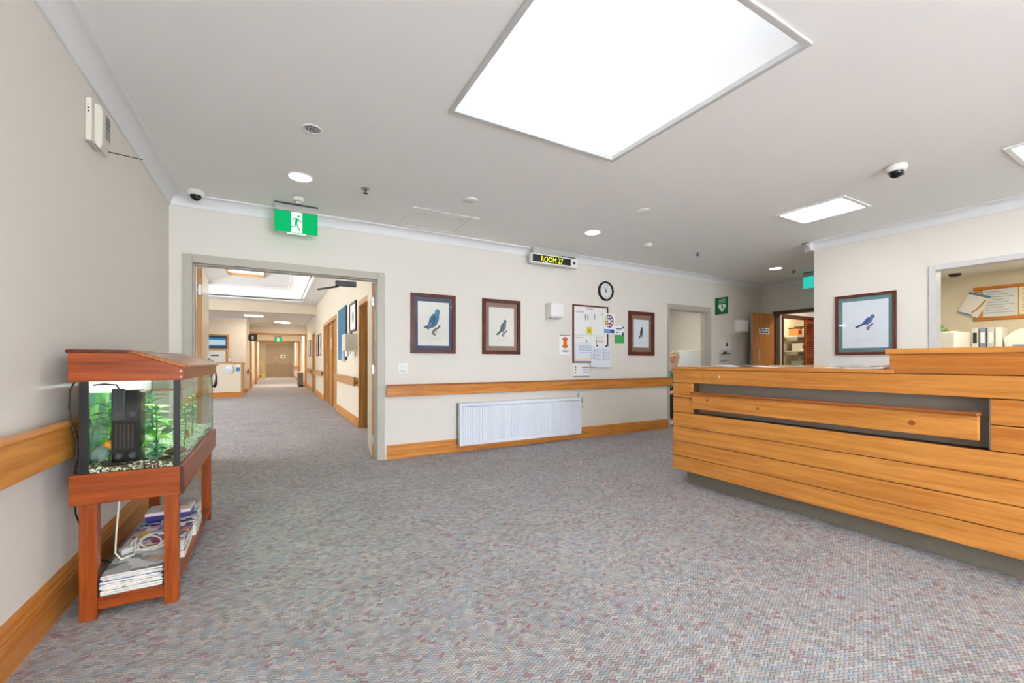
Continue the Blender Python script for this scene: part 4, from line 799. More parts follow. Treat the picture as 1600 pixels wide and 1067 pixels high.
for i, (l, th, c) in enumerate(mids): magazine(l, xm+.012+random.uniform(-.004, .004), 2.935+random.uniform(-.008, .008), z, .25, .285, th, random.uniform(-.04, .04), COV[c]); z += th+.0006
zm = z; z = .0905
for i, (l, th, c) in enumerate([('thick pale catalogue beneath the rear pile', .035, 2), ('white catalogue in rear pile', .03, 2), ('colourful magazine with yellow panel in rear pile', .012, 3), ('dark magazine on top of rear pile', .012, 1)]): magazine(l, xm+.012+random.uniform(-.005, .005), 3.235+random.uniform(-.008, .008), z, .255, .28, th, random.uniform(-.04, .04), COV[c]); z += th+.0006
bx = thing('puzzle_box', 'purple and white cardboard box on the rear magazine pile', 'box', (xm-.0, 3.27, z+.0005)); build('box_body', MB().box(-.105, .105, -.075, .075, 0, .03), mat('box_purple', (64, 44, 120), .5), bx, .002); build('box_lid', MB().box(-.107, .107, -.077, .077, .03, .05), mat('box_white', (228, 222, 222), .5), bx, .002)
mb = MB(); mb.box(-.05, .0, -.04, .03, .05, .0506); mb.box(.03, .08, .0, .04, .05, .0506); build('picture', mb, cover_print('cover_warm', []), bx)
magazine('pale magazine catalogue lying at far end of the shelf', xm+.01, 3.5, .0905, .21, .23, .06, .03, COV[2])
# white cable coil and plug on the middle pile
zf = .182; pts = []
for i in range(70):
    a = i/69*2*pi*2.6+2.4; r = .048+.014*sin(a*.62); u, w = r*cos(a)*1.15, r*sin(a); pts.append((xm+.0+u+.022*(i/69), 2.745+w*.75, zf+.034+w*.5+.004*sin(a*1.7)))
pts = [(SX0+.1, 2.74, .52), (SX0+.098, 2.72, .42), (SX0+.094, 2.7, .3), (SX0+.1, 2.66, .215), (SX0+.125, 2.64, .19), (xm-.04, 2.67, zf+.008)]+pts
tag(build('white_cable', MB().tube(pts, .0038, 8), mat('cable_white', (226, 220, 206), .5)), 'coiled white cable lying on the magazines', 'cable')
t = thing('power_adapter', 'small pale plug adapter on magazines beside the cable coil', 'adapter', (SX0+.128, 2.735, zf+.001), .5); build('body', MB().box(-.03, .03, -.022, .022, 0, .028), mat('adapter_grey', (198, 196, 192), .5), t, .004); build('rating_label', MB().box(-.018, .018, -.012, .012, .028, .0285), PAPER, t); build('plug_pin', MB().box(-.036, -.03, -.008, .008, .01, .014), STEEL, t)

# ------------------------------------------------------------------ lounge tray ceiling
TX0b = -2.02; ZT = 3.36; PX0, PX1, PY0, PY1, RX = -1.59, .38, 6.9, 14.55, -.6
mb = MB(); o_ = [(TX0b, TY0), (TX1, TY0), (TX1, TY1), (TX0b, TY1)]; i_ = [(PX0, PY0), (PX1, PY0), (PX1, PY1), (PX0, PY1)]
vs = [(x, y, ZL) for x, y in o_]+[(x, y, ZT-.06) for x, y in o_]+[(x, y, ZT-.06) for x, y in i_]+[(x, y, ZT) for x, y in i_]+[(RX, 8.2, 3.56), (RX, 13.55, 3.56)]
fs = [(k, (k+1) % 4, 4+(k+1) % 4, 4+k) for k in range(4)]+[(4+k, 4+(k+1) % 4, 8+(k+1) % 4, 8+k) for k in range(4)]+[(8+k, 8+(k+1) % 4, 12+(k+1) % 4, 12+k) for k in range(4)]+[(12, 13, 16), (13, 14, 17, 16), (14, 15, 17), (15, 12, 16, 17)]
struct('ceiling_tray', mb.add(vs, fs), CEIL, 'hipped white raised tray ceiling of the lounge')
mb = MB()
for x0, x1, y0, y1 in ((TX0b-.001, TX1+.001, TY1-.001, TY1+.02), (TX1-.001, TX1+.02, TY0, TY1), (TX0b-.02, TX0b+.001, TY0, TY1), (TX0b, TX1, TY0-.02, TY0+.001)): mb.box(x0, x1, y0, y1, ZL-.012, ZL+.03)
trim(mb, CORN, 'white edge trim of the raised tray')
for l, b in (('long glowing cove light along the far side of the raised tray', (TX0b+.15, TX1-.15, TY1-.07, TY1-.03)), ('long glowing cove light along the corridor side of the raised tray', (TX1-.07, TX1-.03, TY0+.3, TY1-.3)), ('long glowing cove light along the lounge side of the raised tray', (TX0b+.03, TX0b+.07, TY0+.3, TY1-.3))):
    t = thing('cove_light', l, 'cove light', ((b[0]+b[1])/2, (b[2]+b[3])/2, ZL+.1), 0, 'cove lights in the lounge ceiling'); w, d = (b[1]-b[0])/2, (b[3]-b[2])/2
    build('tube', MB().box(-w, w, -d, d, .0, .03), glow('cove_glow', (255, 250, 240), COVE_L), t); build('batten', MB().box(-w, w, -d*1.4, d*1.4, -.03, -.001), WHITE, t)
sk2 = thing('roof_window', 'small timber-lined roof window in the lounge tray ceiling', 'roof window', (-.615, 12.95, 3.46)); mb = MB()
for s in (-1, 1): mb.box(s*.425, s*.39, -.4, .4, -.05, .08); mb.box(-.39, .39, s*.4, s*.365, -.05, .08)
build('timber_lining', mb, oakdoor('x'), sk2); build('pane', MB().box(-.39, .39, -.365, .365, .02, .03), glow('roof_pane', (226, 232, 240), 3), sk2)
struct('ceiling_tray_fill', slab('z', ZL, ZL+.06, (TX0, TX0b), (TY0, TY1)), CEIL)
# ceiling lights added to brighten the corridor and the side rooms
def added_room_light(label, x, y, z, s=.3, L=None, nm='room_glow', c=(255, 248, 236)):
    t = thing('added_ceiling_light', label, 'ceiling light', (x, y, z), 0, 'added square ceiling lights in side rooms')
    mb = MB()
    for q in (-1, 1): mb.box(q*s, q*(s-.03), -s, s, -.02, -.001); mb.box(-s+.03, s-.03, q*s, q*(s-.03), -.02, -.001)
    build('frame', mb, WHITE, t); build('diffuser', MB().box(-s+.03, s-.03, -s+.03, s-.03, -.012, -.002), glow(nm, c, L or ROOM_L), t)
added_room_light('added square ceiling light of the nurse station lobby', -.6, 17.1, 2.72); added_room_light('added square ceiling light before the first corridor portal', .3, 19.4, 2.72); added_room_light('added square ceiling light between the two corridor portals', .2, 22.9, 2.72, .35, 45, 'far_glow')
added_room_light('added square ceiling light just past the second portal', .2, 27.2, 2.72, .3, 36, 'far_glow2'); added_room_light('added square ceiling light before the far exit doors', .2, 31.8, 2.72, .35, 45, 'far_glow')
added_room_light('added square ceiling light in the office behind the hatch', 7.7, 1.2, 2.44, .45, 13, 'office_glow', (255, 240, 208)); added_room_light('added square ceiling light in the passage behind the toilet door', 9.4, 3.8, 2.5, .25, 30, 'passage_glow'); added_room_light('added square ceiling light inside the shelf closet', 10.3, 5.2, 2.5, .18, 50, 'closet_glow', (255, 244, 214)); added_room_light('added square ceiling light in the small room', 6.6, 6.3, 2.6, .25, 50, 'small_glow')
for (a, b), l in zip((D1, D2, D3), ('first', 'second', 'third')): added_room_light('added square ceiling light in the %s bedroom off the corridor' % l, 2.3, (a+b)/2, 2.5, .25)

# ------------------------------------------------------------------ double doors and their fittings
def leaf_door(n, hinge, ang, w, h, m_face, m_edge, label, flip=1, th=.042):
    """door leaf standing open; local +y runs from the hinge to the lock edge"""
    o = build('door_%d' % n, MB().box(0, flip*th, .004, w-.004, .008, h), m_face); o['kind'] = 'structure'; o['label'] = label
    o.location = (*hinge, 0); o.rotation_euler[2] = ang
    build('edge_lipping', MB().box(.0005, flip*(th-.0005), 0, .004, .008, h), m_edge, o); build('edge_lipping', MB().box(.0005, flip*(th-.0005), w-.004, w, .008, h), m_edge, o)
    for z in (.22, 1.03, 1.82): build('hinge', MB().box(flip*.004, flip*(th-.006), -.003, .0, z-.05, z+.05).cyl((flip*th*.1, -.006, z-.05), (flip*th*.1, -.006, z+.05), .006, n=10), STEEL, o)
    return o
DCREAM = mat('door_cream_reflection', (224, 210, 188), .3, var=.04)  # cream colour stands for the bright reflection on the timber faces
a = leaf_door(1, (-.648, 5.06), .045, .82, 2.035, DCREAM, oakdoor('z'), 'timber double door leaf folded open, reflection painted as a cream face'); b = leaf_door(2, (1.032, 5.06), -.13, .82, 2.035, DCREAM, oakdoor('z'), 'timber double door leaf beside the bedroom door, reflection painted cream', -1)
build('pull_handle', MB().tube([(.042, .74, .95), (.085, .74, .97), (.085, .74, 1.13), (.042, .74, 1.15)], .009, 8), STEEL, a)
build('latch_plate', MB().box(.042, .045, .7, .76, 1.2, 1.3), STEEL, a)
t = thing('door_closer', 'grey door closer arm under the double door head', 'door closer', (.7, YB+.135, 2.0)); build('body', MB().box(-.1, .12, .0, .05, -.03, .03), DGREY, t, .005); build('arm', MB().tube([(-.07, .03, -.035), (-.26, .22, -.055)], .011, 8), DGREY, t)
# corridor doors on the right
for i, (y0, y1, z) in enumerate(((11.55, 12.5, 2.1), (16.2, 17.3, 2.1))):
    o = build('door_%d' % (3+i), MB().box(XR+.05, XR+.09, y0+.005, y1-.005, .01, z), oakdoor('z'), None, .002); o['kind'] = 'structure'; o['label'] = 'closed timber bedroom door off the corridor'
    build('lever_handle', MB().cyl((XR+.05, y1-.07, 1.0), (XR, y1-.07, 1.0), .01, n=8).cyl((XR+.005, y1-.07, 1.0), (XR+.005, y1-.19, 1.0), .009, n=8), STEEL, o)
    if i == 0: build('room_plate', MB().box(XR+.047, XR+.05, y0+.3, y0+.5, 1.45, 1.75), PAPER, o)
mb = MB(); mb.box(XR+.005, XR+.1, 11.45, 11.55, 0, 2.13); mb.box(XR+.005, XR+.1, 12.5, 12.6, 0, 2.13); trim(mb, oakdoor('z'), 'timber posts dividing the wide door frame')
mb = MB(); mb.box(XR+.05, XR+.08, D2[0], 11.45, 0, 2.13); mb.box(XR+.05, XR+.08, 12.6, D2[1], 0, 2.13); trim(mb, oakdoor('z'), 'timber side panels of the wide door frame')
o = leaf_door(5, (XR+.12, D1[1]-.02), -1.35, .86, 2.02, oakdoor('z'), oakdoor('z'), 'timber bedroom door standing open into the room')
t = thing('bedside_cabinet', 'pale cabinet with dark open base inside the first bedroom', 'cabinet', (2.0, 6.95, 0)); build('top', MB().box(-.3, .3, -.25, .25, .7, .9), mat('cabinet_cream', (216, 196, 164), .5), t, .004)
for x in (-.28, .25): build('side', MB().box(x, x+.03, -.24, .24, 0, .7), mat('cabinet_brown', (70, 52, 40), .5), t)
build('back', MB().box(-.25, .25, .2, .22, .0, .7), mat('cabinet_brown', (70, 52, 40), .5), t)
# things on the corridor wall
def on_corr(name, label, cat, y, z, group=None): return thing(name, label, cat, (XR, y, z), FACE_W, group)
def small_frame(label, y, z, w, h, fr=frame_wood):
    t = on_corr('corridor_picture', label, 'picture', y, z, 'framed pictures along the corridor'); a, b = w/2, h/2; mb = MB(); f = .04
    for s in (-1, 1): mb.box(s*a, s*(a-f), -.025, -.001, -b, b); mb.box(-a+f, a-f, -.025, -.001, s*b, s*(b-f))
    build('frame', mb, fr('z') if callable(fr) else fr, t, .002); build('print', MB().box(-a+f, a-f, -.012, -.002, -b+f, b-f), PRINTP, t); mb = MB(); mb.flat(ell(0, 0, a*.3, b*.35), -.0125); build('motif', mb, mat('motif_grey', (166, 160, 150)), t)
small_frame('dark framed pale print above the towel dispenser', 8.1, 1.93, .72, .54, BLACK)
small_frame('brown framed print between the wide door and narrow door', 14.3, 1.65, .55, .68); small_frame('second brown framed print beside the narrow door', 15.2, 1.65, .6, .68); small_frame('brown framed print next to the first portal', 18.6, 1.66, .9, .62)
t = on_corr('paper_towel_dispenser', 'cream paper towel dispenser beside the first bedroom door', 'dispenser', 7.92, 1.31); build('body', MB().box(-.2, .2, -.2, 0, 0, .3), mat('device_cream', (214, 208, 194)), t, .02); build('paper_tongue', MB().box(-.1, .1, -.16, -.12, -.09, 0), PAPER, t)
t = on_corr('glove_bracket', 'small dark bracket under the black framed print', 'bracket', 8.32, 1.6); build('plate', MB().box(-.1, .1, -.03, 0, -.09, .09), DGREY, t, .003); build('hook', MB().cyl((0, -.03, 0), (0, -.08, .02), .012, n=8), DGREY, t)
t = on_corr('red_button', 'small red call button on corridor wall', 'call button', 8.45, 1.35); build('plate', MB().box(-.06, .06, -.015, 0, -.08, .08), OFFW, t); build('button', MB().lathe((0, -.015, 0), [(.035, 0), (.03, -.012)], 'y', n=14), RED, t)
t = on_corr('pinboard', 'tall blue fabric pinboard with leaflet holder on the corridor wall', 'pinboard', 9.45, 1.69); build('panel', MB().box(-.58, .58, -.025, 0, -.53, .55), mat('pinboard_blue', (76, 120, 146), .9, var=.06, bump=.3), t, .003); build('edge_strip', MB().box(.55, .585, -.028, -.0005, -.53, .55), mat('edge_navy', (46, 70, 92)), t)
build('leaflet_holder', MB().box(.28, .48, -.06, -.025, -.56, -.2), mat('holder_clear', (206, 214, 222), .2), t, .003)
t = on_corr('power_socket', 'white power socket low on the corridor wall', 'socket', 9.63, .47); build('plate', MB().box(-.06, .06, -.01, 0, -.037, .037), WHITE, t, .002); build('switch', MB().box(-.01, .01, -.014, -.01, .01, .025), OFFW, t)
t = thing('heater_unit', 'grey box heater at the foot of corridor portal', 'heater', (1.06, 21.7, 0), FACE_W); build('case', MB().box(-.5, .5, -.1, .1, .06, .62), mat('heater_grey', (122, 116, 108), .6), t, .01); build('lid', MB().box(-.5, .5, -.11, .1, .62, .66), OFFW, t, .005); build('plinth', MB().box(-.46, .46, -.08, .1, 0, .06), BLACK, t)
# nurse station
ns = thing('nurse_station_counter', 'cream low nurse station counter with timber trim beyond the lounge', 'counter', (-2.1, 15.97, 0)); a = 1.25
build('front_panel', MB().box(-a, a-.06, 0, .1, .16, 1.06), CREAM2, ns); build('end_post', MB().box(a-.06, a, -.01, .5, 0, 1.09), oakdoor('z'), ns, .003); build('top_cap', MB().box(-a, a+.02, -.03, .45, 1.06, 1.1), oakdoor('x'), ns, .004); build('plinth', MB().box(-a, a-.06, -.015, .1, 0, .16), oak('x'), ns)
t = thing('leaflet_holder', 'clear leaflet holder with white papers on the nurse station front', 'leaflet holder', (-1.22, 15.97, .87)); build('tray', MB().box(-.1, .1, -.05, 0, -.1, .03), mat('holder_clear', (206, 214, 222), .2), t, .004); build('papers', MB().box(-.085, .085, -.035, -.02, -.06, .13), PAPER, t)
t = thing('blue_poster', 'small blue poster on the nurse station front', 'poster', (-.99, 15.97, .91)); build('sheet', MB().box(-.06, .06, -.003, 0, -.1, .1), PAPER, t); build('blue_panel', MB().box(-.055, .055, -.0036, -.003, -.09, .04), mat('poster_blue', (78, 128, 176)), t)
t = thing('pump_bottle', 'clear pump bottle standing on nurse station top', 'bottle', (-1.2, 16.2, 1.1)); build('bottle', MB().lathe((0,0,0), [(.035, 0), (.035, .1), (.012, .13), (.012, .15)], n=14), OFFW, t); build('pump', MB().cyl((0,0,.15), (0,0,.19), .008, n=8).cyl((0,0,.19), (-.04, 0, .185), .007, n=8), WHITE, t)
tv = thing('notice_screen', 'timber framed screen with blue and white display at nurse station', 'screen', (-1.72, YTV, 1.81)); a, b = .33, .27; mb = MB()
for s in (-1, 1): mb.box(s*a, s*(a-.06), -.05, -.001, -b, b); mb.box(-a+.06, a-.06, -.05, -.001, s*b, s*(b-.05))
build('frame', mb, oakdoor('x'), tv, .003); build('panel', MB().box(-a+.06, a-.06, -.03, -.002, -b+.05, b-.05), mat('screen_navy', (34, 52, 84), .3), tv)
mb = MB(); mb.box(-a+.07, a-.09, -.032, -.03, .09, .15); mb.box(-a+.07, a-.09, -.032, -.03, -.14, -.11); build('banner', mb, glow('screen_blue', (52, 120, 168), .8), tv); build('page', MB().box(-a+.07, a-.09, -.032, -.03, -.1, .08), glow('screen_pale', (190, 214, 216), .7), tv)
t = thing('white_control_cabinet', 'white control cabinet with dark readout below the framed screen', 'cabinet', (-1.95, YTV, .9)); build('body', MB().box(-.5, .48, -.12, 0, 0, .6), WHITE, t, .005); build('readout', MB().box(.05, .28, -.124, -.12, .42, .47), mat('readout_teal', (58, 92, 100)), t); build('button', MB().box(-.3, -.2, -.124, -.12, .3, .36), mat('grille_grey', (190, 189, 186)), t); build('side_trim', MB().box(.48, .54, -.13, 0, -.9, .62), oakdoor('z'), t)
t = thing('wall_display', 'small black display bracketed above the portal post', 'display', (XC0, 19.3, 2.06)); build('bracket', MB().box(0, .04, -.05, .05, -.1, .1), DGREY, t); build('screen', MB().box(.04, .3, -.05, .01, -.14, .14), BLACK, t, .005); build('paper_note', MB().box(.12, .18, -.052, -.05, -.06, .07), PAPER, t)
# far exit doors
FD = mat('far_door_tan', (184, 166, 138), .5, var=.03)
for i, (x0, x1) in enumerate(((-.48, .02), (.03, 1.2))):
    o = build('door_%d' % (6+i), MB().box(x0, x1, YFAR-.04, YFAR-.002, .01, 2.36), FD, None, .002); o['kind'] = 'structure'; o['label'] = 'tan double exit door at the far end of corridor'
    build('kick_plate', MB().box(x0+.01, x1-.01, YFAR-.044, YFAR-.04, .02, 1.0), mat('far_door_lower', (170, 150, 122), .5), o)
    if i:
        build('lever_handle', MB().cyl((.1, YFAR-.04, 1.02), (.1, YFAR-.09, 1.02), .012, n=8).cyl((.1, YFAR-.09, 1.02), (.24, YFAR-.09, 1.0), .012, n=8).cyl((.1, YFAR-.045, .95), (.1, YFAR-.045, 1.12), .02, n=8), STEEL, o); build('notice', MB().box(.42, .76, YFAR-.046, YFAR-.042, 1.35, 1.65), PAPER, o); mb = MB(); mb.flat(ell(.6, 1.5, .06, .07), YFAR-.0465); build('notice_mark', mb, BLACK, o); build('pink_notice', MB().box(.12, .26, YFAR-.046, YFAR-.042, 1.32, 1.52), mat('pink_paper', (226, 176, 170)), o)
build('threshold', MB().box(-.4, 1.1, YFAR-.12, YFAR-.045, 0, .012), mat('threshold_metal', (206, 206, 204), .3, metal=.6)); tag(bpy.data.objects['threshold'], 'pale metal threshold strip below the far exit doors', 'threshold')
exit_sign('small exit sign on the second corridor portal', (.2, YP2-.036, 2.44), 0, .36, .18)
t = thing('yellow_mop', 'yellow wet-floor stick leaning in the far corridor corner', 'wet floor sign', (-.62, 33.6, 0)); build('pole', MB().tube([(0, 0, .3), (-.12, .3, 1.3)], .03, 8), mat('mop_yellow', (216, 204, 60), .4), t); build('head', MB().box(-.1, .1, -.1, .1, 0, .3), mat('mop_yellow', (216, 204, 60), .4), t, .02)

# ------------------------------------------------------------------ toilet door, passage, closet
o = build('door_8', MB().box(7.79, XE-.015, 4.66, 4.70, .01, 2.04), oak('z'), None, .002); o['kind'] = 'structure'; o['label'] = 'honey timber toilet door with notice and steel pulls, open'
build('door_edge', MB().box(7.785, 7.79, 4.66, 4.70, .01, 2.04), STEEL, o)
for y in (4.66, 4.70):
    s = -1 if y < 4.68 else 1; build('pull_handle', MB().tube([(7.88, y, 1.0), (7.88, y+s*.06, 1.03), (7.88, y+s*.06, 1.33), (7.88, y, 1.36)], .012, 8), STEEL, o)
q0, q1 = onY(1186, 512, 4.66), onY(1202, 522.5, 4.66); build('notice', MB().box(q0.x, q1.x, 4.657, 4.66, q1.z, q0.z), PAPER, o); w = q1.x-q0.x; h = q0.z-q1.z
mb = MB(); [mb.box(q0.x+w*u0, q0.x+w*u1, 4.6562, 4.657, q1.z+h*v0, q1.z+h*v1) for u0, u1, v0, v1 in ((.08, .28, .58, .82), (.36, .62, .58, .82), (.7, .92, .58, .82), (.12, .42, .2, .44), (.46, .88, .2, .44))]; build('notice_word', mb, mat('print_dark', (52, 60, 76)), o)
t = thing('louvre_door', 'red-brown louvred bifold door folded at the closet opening', 'louvre door', (9.69, 4.70, 0)); LW = wood('louvre_', (150, 72, 32), (104, 44, 18), 'x'); mb = MB(); w = .45
for x in (0, w-.05): build('stile', MB().box(x, x+.05, -.015, .015, .02, 2.0), LW, t)
for z in (.02, 1.0, 1.92): build('rail', MB().box(.05, w-.05, -.014, .014, z, z+.08), LW, t)
for z0, z1 in ((.11, .99), (1.09, 1.91)):
    k = int((z1-z0)/.045)
    for i in range(k): z = z0+.02+i*.045; o = build('slat', MB().prism('x', [(-.014, z-.012), (-.010, z-.016), (.014, z+.012), (.010, z+.016)], .05, w-.05), LW, t)
for i, (z, l) in enumerate(((1.0, 'low closet shelf behind the louvred door'), (1.38, 'middle closet shelf behind the louvred door'), (1.72, 'upper closet shelf behind the louvred door'))):
    o = thing('closet_shelf', l, 'shelf', (10.95, 5.42, z), 0, 'closet shelves'); build('board', MB().box(-.42, .42, -.18, .18, -.02, 0), WHITE, o, .002); build('bracket', MB().box(-.3, -.28, -.1, .18, -.1, -.02), STEEL, o); build('bracket', MB().box(.28, .3, -.1, .18, -.1, -.02), STEEL, o)
def boxy(name, label, cat, x, y, z, w, d, h, c, c2, group='things on the closet shelves'):
    t = thing(name, label, cat, (x, y, z), 0, group); build('body', MB().box(-w/2, w/2, -d/2, d/2, 0, h*.85), mat('b'+str(c), c, .5), t, .006); build('lid', MB().box(-w/2-.004, w/2+.004, -d/2-.004, d/2+.004, h*.85, h), mat('b'+str(c2), c2, .5), t, .004); build('front_label', MB().box(-w*.3, w*.3, -d/2-.002, -d/2, h*.25, h*.65), mat('b'+str(c2), c2), t)
boxy('storage_tub', 'orange and black tub on the upper closet shelf', 'tub', 10.70, 5.38, 1.72, .2, .2, .2, (196, 120, 60), (40, 34, 34)); boxy('storage_tub', 'white tub with dark label on upper closet shelf', 'tub', 10.96, 5.38, 1.72, .22, .2, .24, (226, 224, 218), (60, 50, 52)); boxy('white_carton', 'white carton with dark print on middle closet shelf', 'carton', 10.85, 5.36, 1.38, .32, .2, .2, (232, 232, 230), (90, 70, 80)); boxy('storage_tub', 'green-grey clear tub on low closet shelf', 'tub', 10.78, 5.36, 1.0, .26, .2, .16, (150, 168, 158), (120, 130, 126)); boxy('storage_tub', 'pale tub beside the green-grey tub on low shelf', 'tub', 11.08, 5.36, 1.0, .22, .2, .2, (210, 216, 212), (190, 196, 196))
t = thing('closet_cabinet', 'low white cabinet under the closet shelves', 'cabinet', (10.62, 5.25, 0)); build('body', MB().box(-.3, .5, -.3, .3, 0, .885), WHITE, t, .005); build('door', MB().box(-.28, .48, -.32, -.3, .05, .86), WHITE, t, .004); build('knob', MB().cyl((.3, -.32, .8), (.3, -.34, .8), .012, n=10), mat('knob_amber', (190, 130, 60)), t)

# ------------------------------------------------------------------ small room: wardrobe, screen, seated person
t = thing('wardrobe', 'tall white wardrobe inside the small room', 'wardrobe', (7.0, 7.15, 0)); build('body', MB().box(-1.0, .62, -.25, .3, 0, 2.3), mat('wardrobe_white', (226, 222, 216), .6), t, .004)
for x0, x1 in ((-.99, -.2), (-.19, .61)): d = build('door', MB().box(x0, x1, -.27, -.25, .08, 1.75), mat('wardrobe_white', (226, 222, 216), .6), t, .003); build('handle', MB().cyl((x0+.08, -.27, 1.05), (x0+.08, -.29, 1.05), .014, n=10), STEEL, d)
build('top_locker', MB().box(-.99, .61, -.27, -.25, 1.77, 2.29), mat('wardrobe_white', (226, 222, 216), .6), t, .003)
dk = thing('side_desk', 'small desk carrying the white monitor in the small room', 'desk', (7.3, 5.72, 0)); build('desktop', MB().box(-.3, .45, -.3, .3, .71, .74), GREYP, dk, .003)
for x in (-.28, .4): build('leg', MB().box(x, x+.04, -.27, -.23, 0, .71), DGREY, dk); build('leg', MB().box(x, x+.04, .23, .27, 0, .71), DGREY, dk)
m = thing('computer_monitor', 'white-framed monitor standing on desk beside the seated person', 'monitor', (7.24, 5.6, .741), radians(-52.2)); a = .262; zt_ = 1.352-.741
build('bezel', MB().box(-a, a, -.012, .04, .22, zt_), mat('bezel_cream', (224, 220, 208), .4), m, .006); build('screen', MB().box(-a+.02, a-.02, -.014, -.011, .24, zt_-.02), mat('screen_white', (226, 234, 242), .4), m); build('stand', MB().box(-.04, .04, .01, .035, .02, .3), OFFW, m); build('foot', MB().box(-.12, .12, -.06, .12, 0, .02), OFFW, m, .004)
ch = thing('visitor_chair', 'dark office chair under the seated person', 'chair', (6.47, 5.33, 0), .32); build('seat', MB().box(-.22, .22, -.22, .22, .40, .455), mat('chair_black', (34, 34, 38), .8), ch, .02); build('backrest', MB().box(.17, .22, -.2, .2, .5, .86), mat('chair_black', (34, 34, 38), .8), ch, .02)
for x in (-.19, .19):
    for y in (-.19, .19): build('leg', MB().cyl((x, y, .4), (x, y, 0), .014, n=10), mat('chair_black', (34, 34, 38)), ch)
for y in (-.18, .18): build('back_post', MB().cyl((.19, y, .42), (.2, y, .6), .012, n=8), STEEL, ch)
def skin(name, verts, edges, m, parent, root=0, sub=2):
    me = bpy.data.meshes.new(name); me.from_pydata([v[:3] for v in verts], edges, []); me.materials.append(m); o = bpy.data.objects.new(name, me); COL.objects.link(o); o.parent = parent
    sk = o.modifiers.new('skin', 'SKIN'); sk.use_smooth_shade = True
    for i, v in enumerate(verts):
        r = v[3]; me.skin_vertices[0].data[i].radius = r if isinstance(r, tuple) else (r, r); me.skin_vertices[0].data[i].use_root = i == root
    s = o.modifiers.new('sub', 'SUBSURF'); s.levels = sub; s.render_levels = sub; return o
SKIN = mat('skin_tone', (214, 160, 132), .55, var=.05)
pe = thing('person', 'person in green patterned top with lowered mask seated inside the doorway', 'person', (6.47, 5.33, 0), .32)
# faces -x; x forward is negative, y sideways
V = [(.03, 0, .52, .13), (.04, 0, .66, .12), (.03, 0, .80, .13), (.02, 0, .91, .10), (0, 0, .99, .05), (-.02, 0, 1.06, .058), (-.035, 0, 1.13, .08), (-.03, 0, 1.21, .085), (-.025, 0, 1.27, .055)]; Ed = [(i, i+1) for i in range(8)]
def limb(start, pts):
    k = start
    for p in pts: V.append(p); Ed.append((k, len(V)-1)); k = len(V)-1
    return k
for s in (-1, 1):
    w_ = limb(3, [(.02, s*.16, .92, .055), (-.02, s*.21, .78, .045), (-.08, s*.22, .66, .04), (-.22, s*.15, .60, .032), (-.31, s*.10, .58, .026), (-.345, s*.085, .575, .032), (-.375, s*.075, .57, .03)])
    for j, (dy, l) in enumerate(((-.026, .055), (-.009, .066), (.009, .062), (.026, .048))): limb(w_, [(-.39, s*.075+dy, .567, .0095), (-.39-l*.55, s*.075+dy*1.2, .56, .0088), (-.39-l, s*.075+dy*1.2, .545, .008)])
    limb(w_-1, [(-.35, s*.045, .575, .01), (-.38, s*.03, .565, .009)])
    limb(0, [(-.02, s*.09, .50, .09), (-.22, s*.11, .50, .078), (-.40, s*.11, .50, .062), (-.42, s*.11, .36, .055), (-.40, s*.11, .2, .045), (-.39, s*.11, .09, .036), (-.43, s*.11, .05, .035), (-.53, s*.115, .035, .03)])
body = skin('body', V, Ed, SKIN, pe)
TOP = cover_print('green_floral', [(40, 130, 96), (70, 160, 120), (30, 100, 80), (180, 210, 170), (90, 170, 140), (26, 90, 70)])
V2 = [(.03, 0, .50, .15), (.04, 0, .66, .135), (.03, 0, .80, .145), (.02, 0, .905, .115), (.005, 0, .955, .074), (-.005, 0, 1.0, .064)]; E2 = [(i, i+1) for i in range(5)]
for s in (-1, 1):
    k = 3
    for p in [(.02, s*.16, .92, .066), (-.02, s*.21, .78, .058), (-.06, s*.22, .70, .056)]: V2.append(p); E2.append((k, len(V2)-1)); k = len(V2)-1
skin('shirt', V2, E2, TOP, pe)
V3 = [(.03, 0, .51, .145)]; E3 = []
for s in (-1, 1):
    k = 0
    for p in [(-.02, s*.09, .505, .1), (-.22, s*.11, .505, .09), (-.40, s*.11, .505, .075), (-.42, s*.11, .36, .068), (-.40, s*.11, .2, .06), (-.39, s*.11, .11, .058)]: V3.append(p); E3.append((k, len(V3)-1)); k = len(V3)-1
skin('trousers', V3, E3, mat('trouser_dark', (48, 48, 56), .8), pe)
for s in (-1, 1): skin('shoe', [(-.37, s*.11, .06, .045), (-.43, s*.11, .05, .044), (-.54, s*.115, .038, .036)], [(0, 1), (1, 2)], WHITE, pe)
skin('hair', [(.045, 0, 1.17, .062), (.03, 0, 1.235, .088), (-.02, 0, 1.285, .07), (-.075, 0, 1.272, .034)], [(0, 1), (1, 2), (2, 3)], mat('hair_silver_blond', (206, 190, 164), .8, var=.15, scale=60), pe)
skin('nose', [(-.105, 0, 1.185, .008), (-.125, 0, 1.165, .013)], [(0, 1)], SKIN, pe)
for s in (-1, 1): build('eye', MB().lathe((-.107, s*.031, 1.195), [(.011, 0), (.007, -.005)], 'x', n=10), mat('eye_dark', (52, 38, 34), .3), pe); skin('ear', [(-.02, s*.083, 1.17, .014), (-.015, s*.088, 1.2, .016)], [(0, 1)], SKIN, pe)
build('mouth', MB().box(-.116, -.108, -.02, .02, 1.128, 1.136), mat('lip', (176, 92, 88), .5), pe)
skin('face_mask', [(-.05, 0, 1.06, (.066, .074)), (-.066, 0, 1.1, (.06, .07))], [(0, 1)], mat('mask_blue', (190, 208, 222), .8), pe)

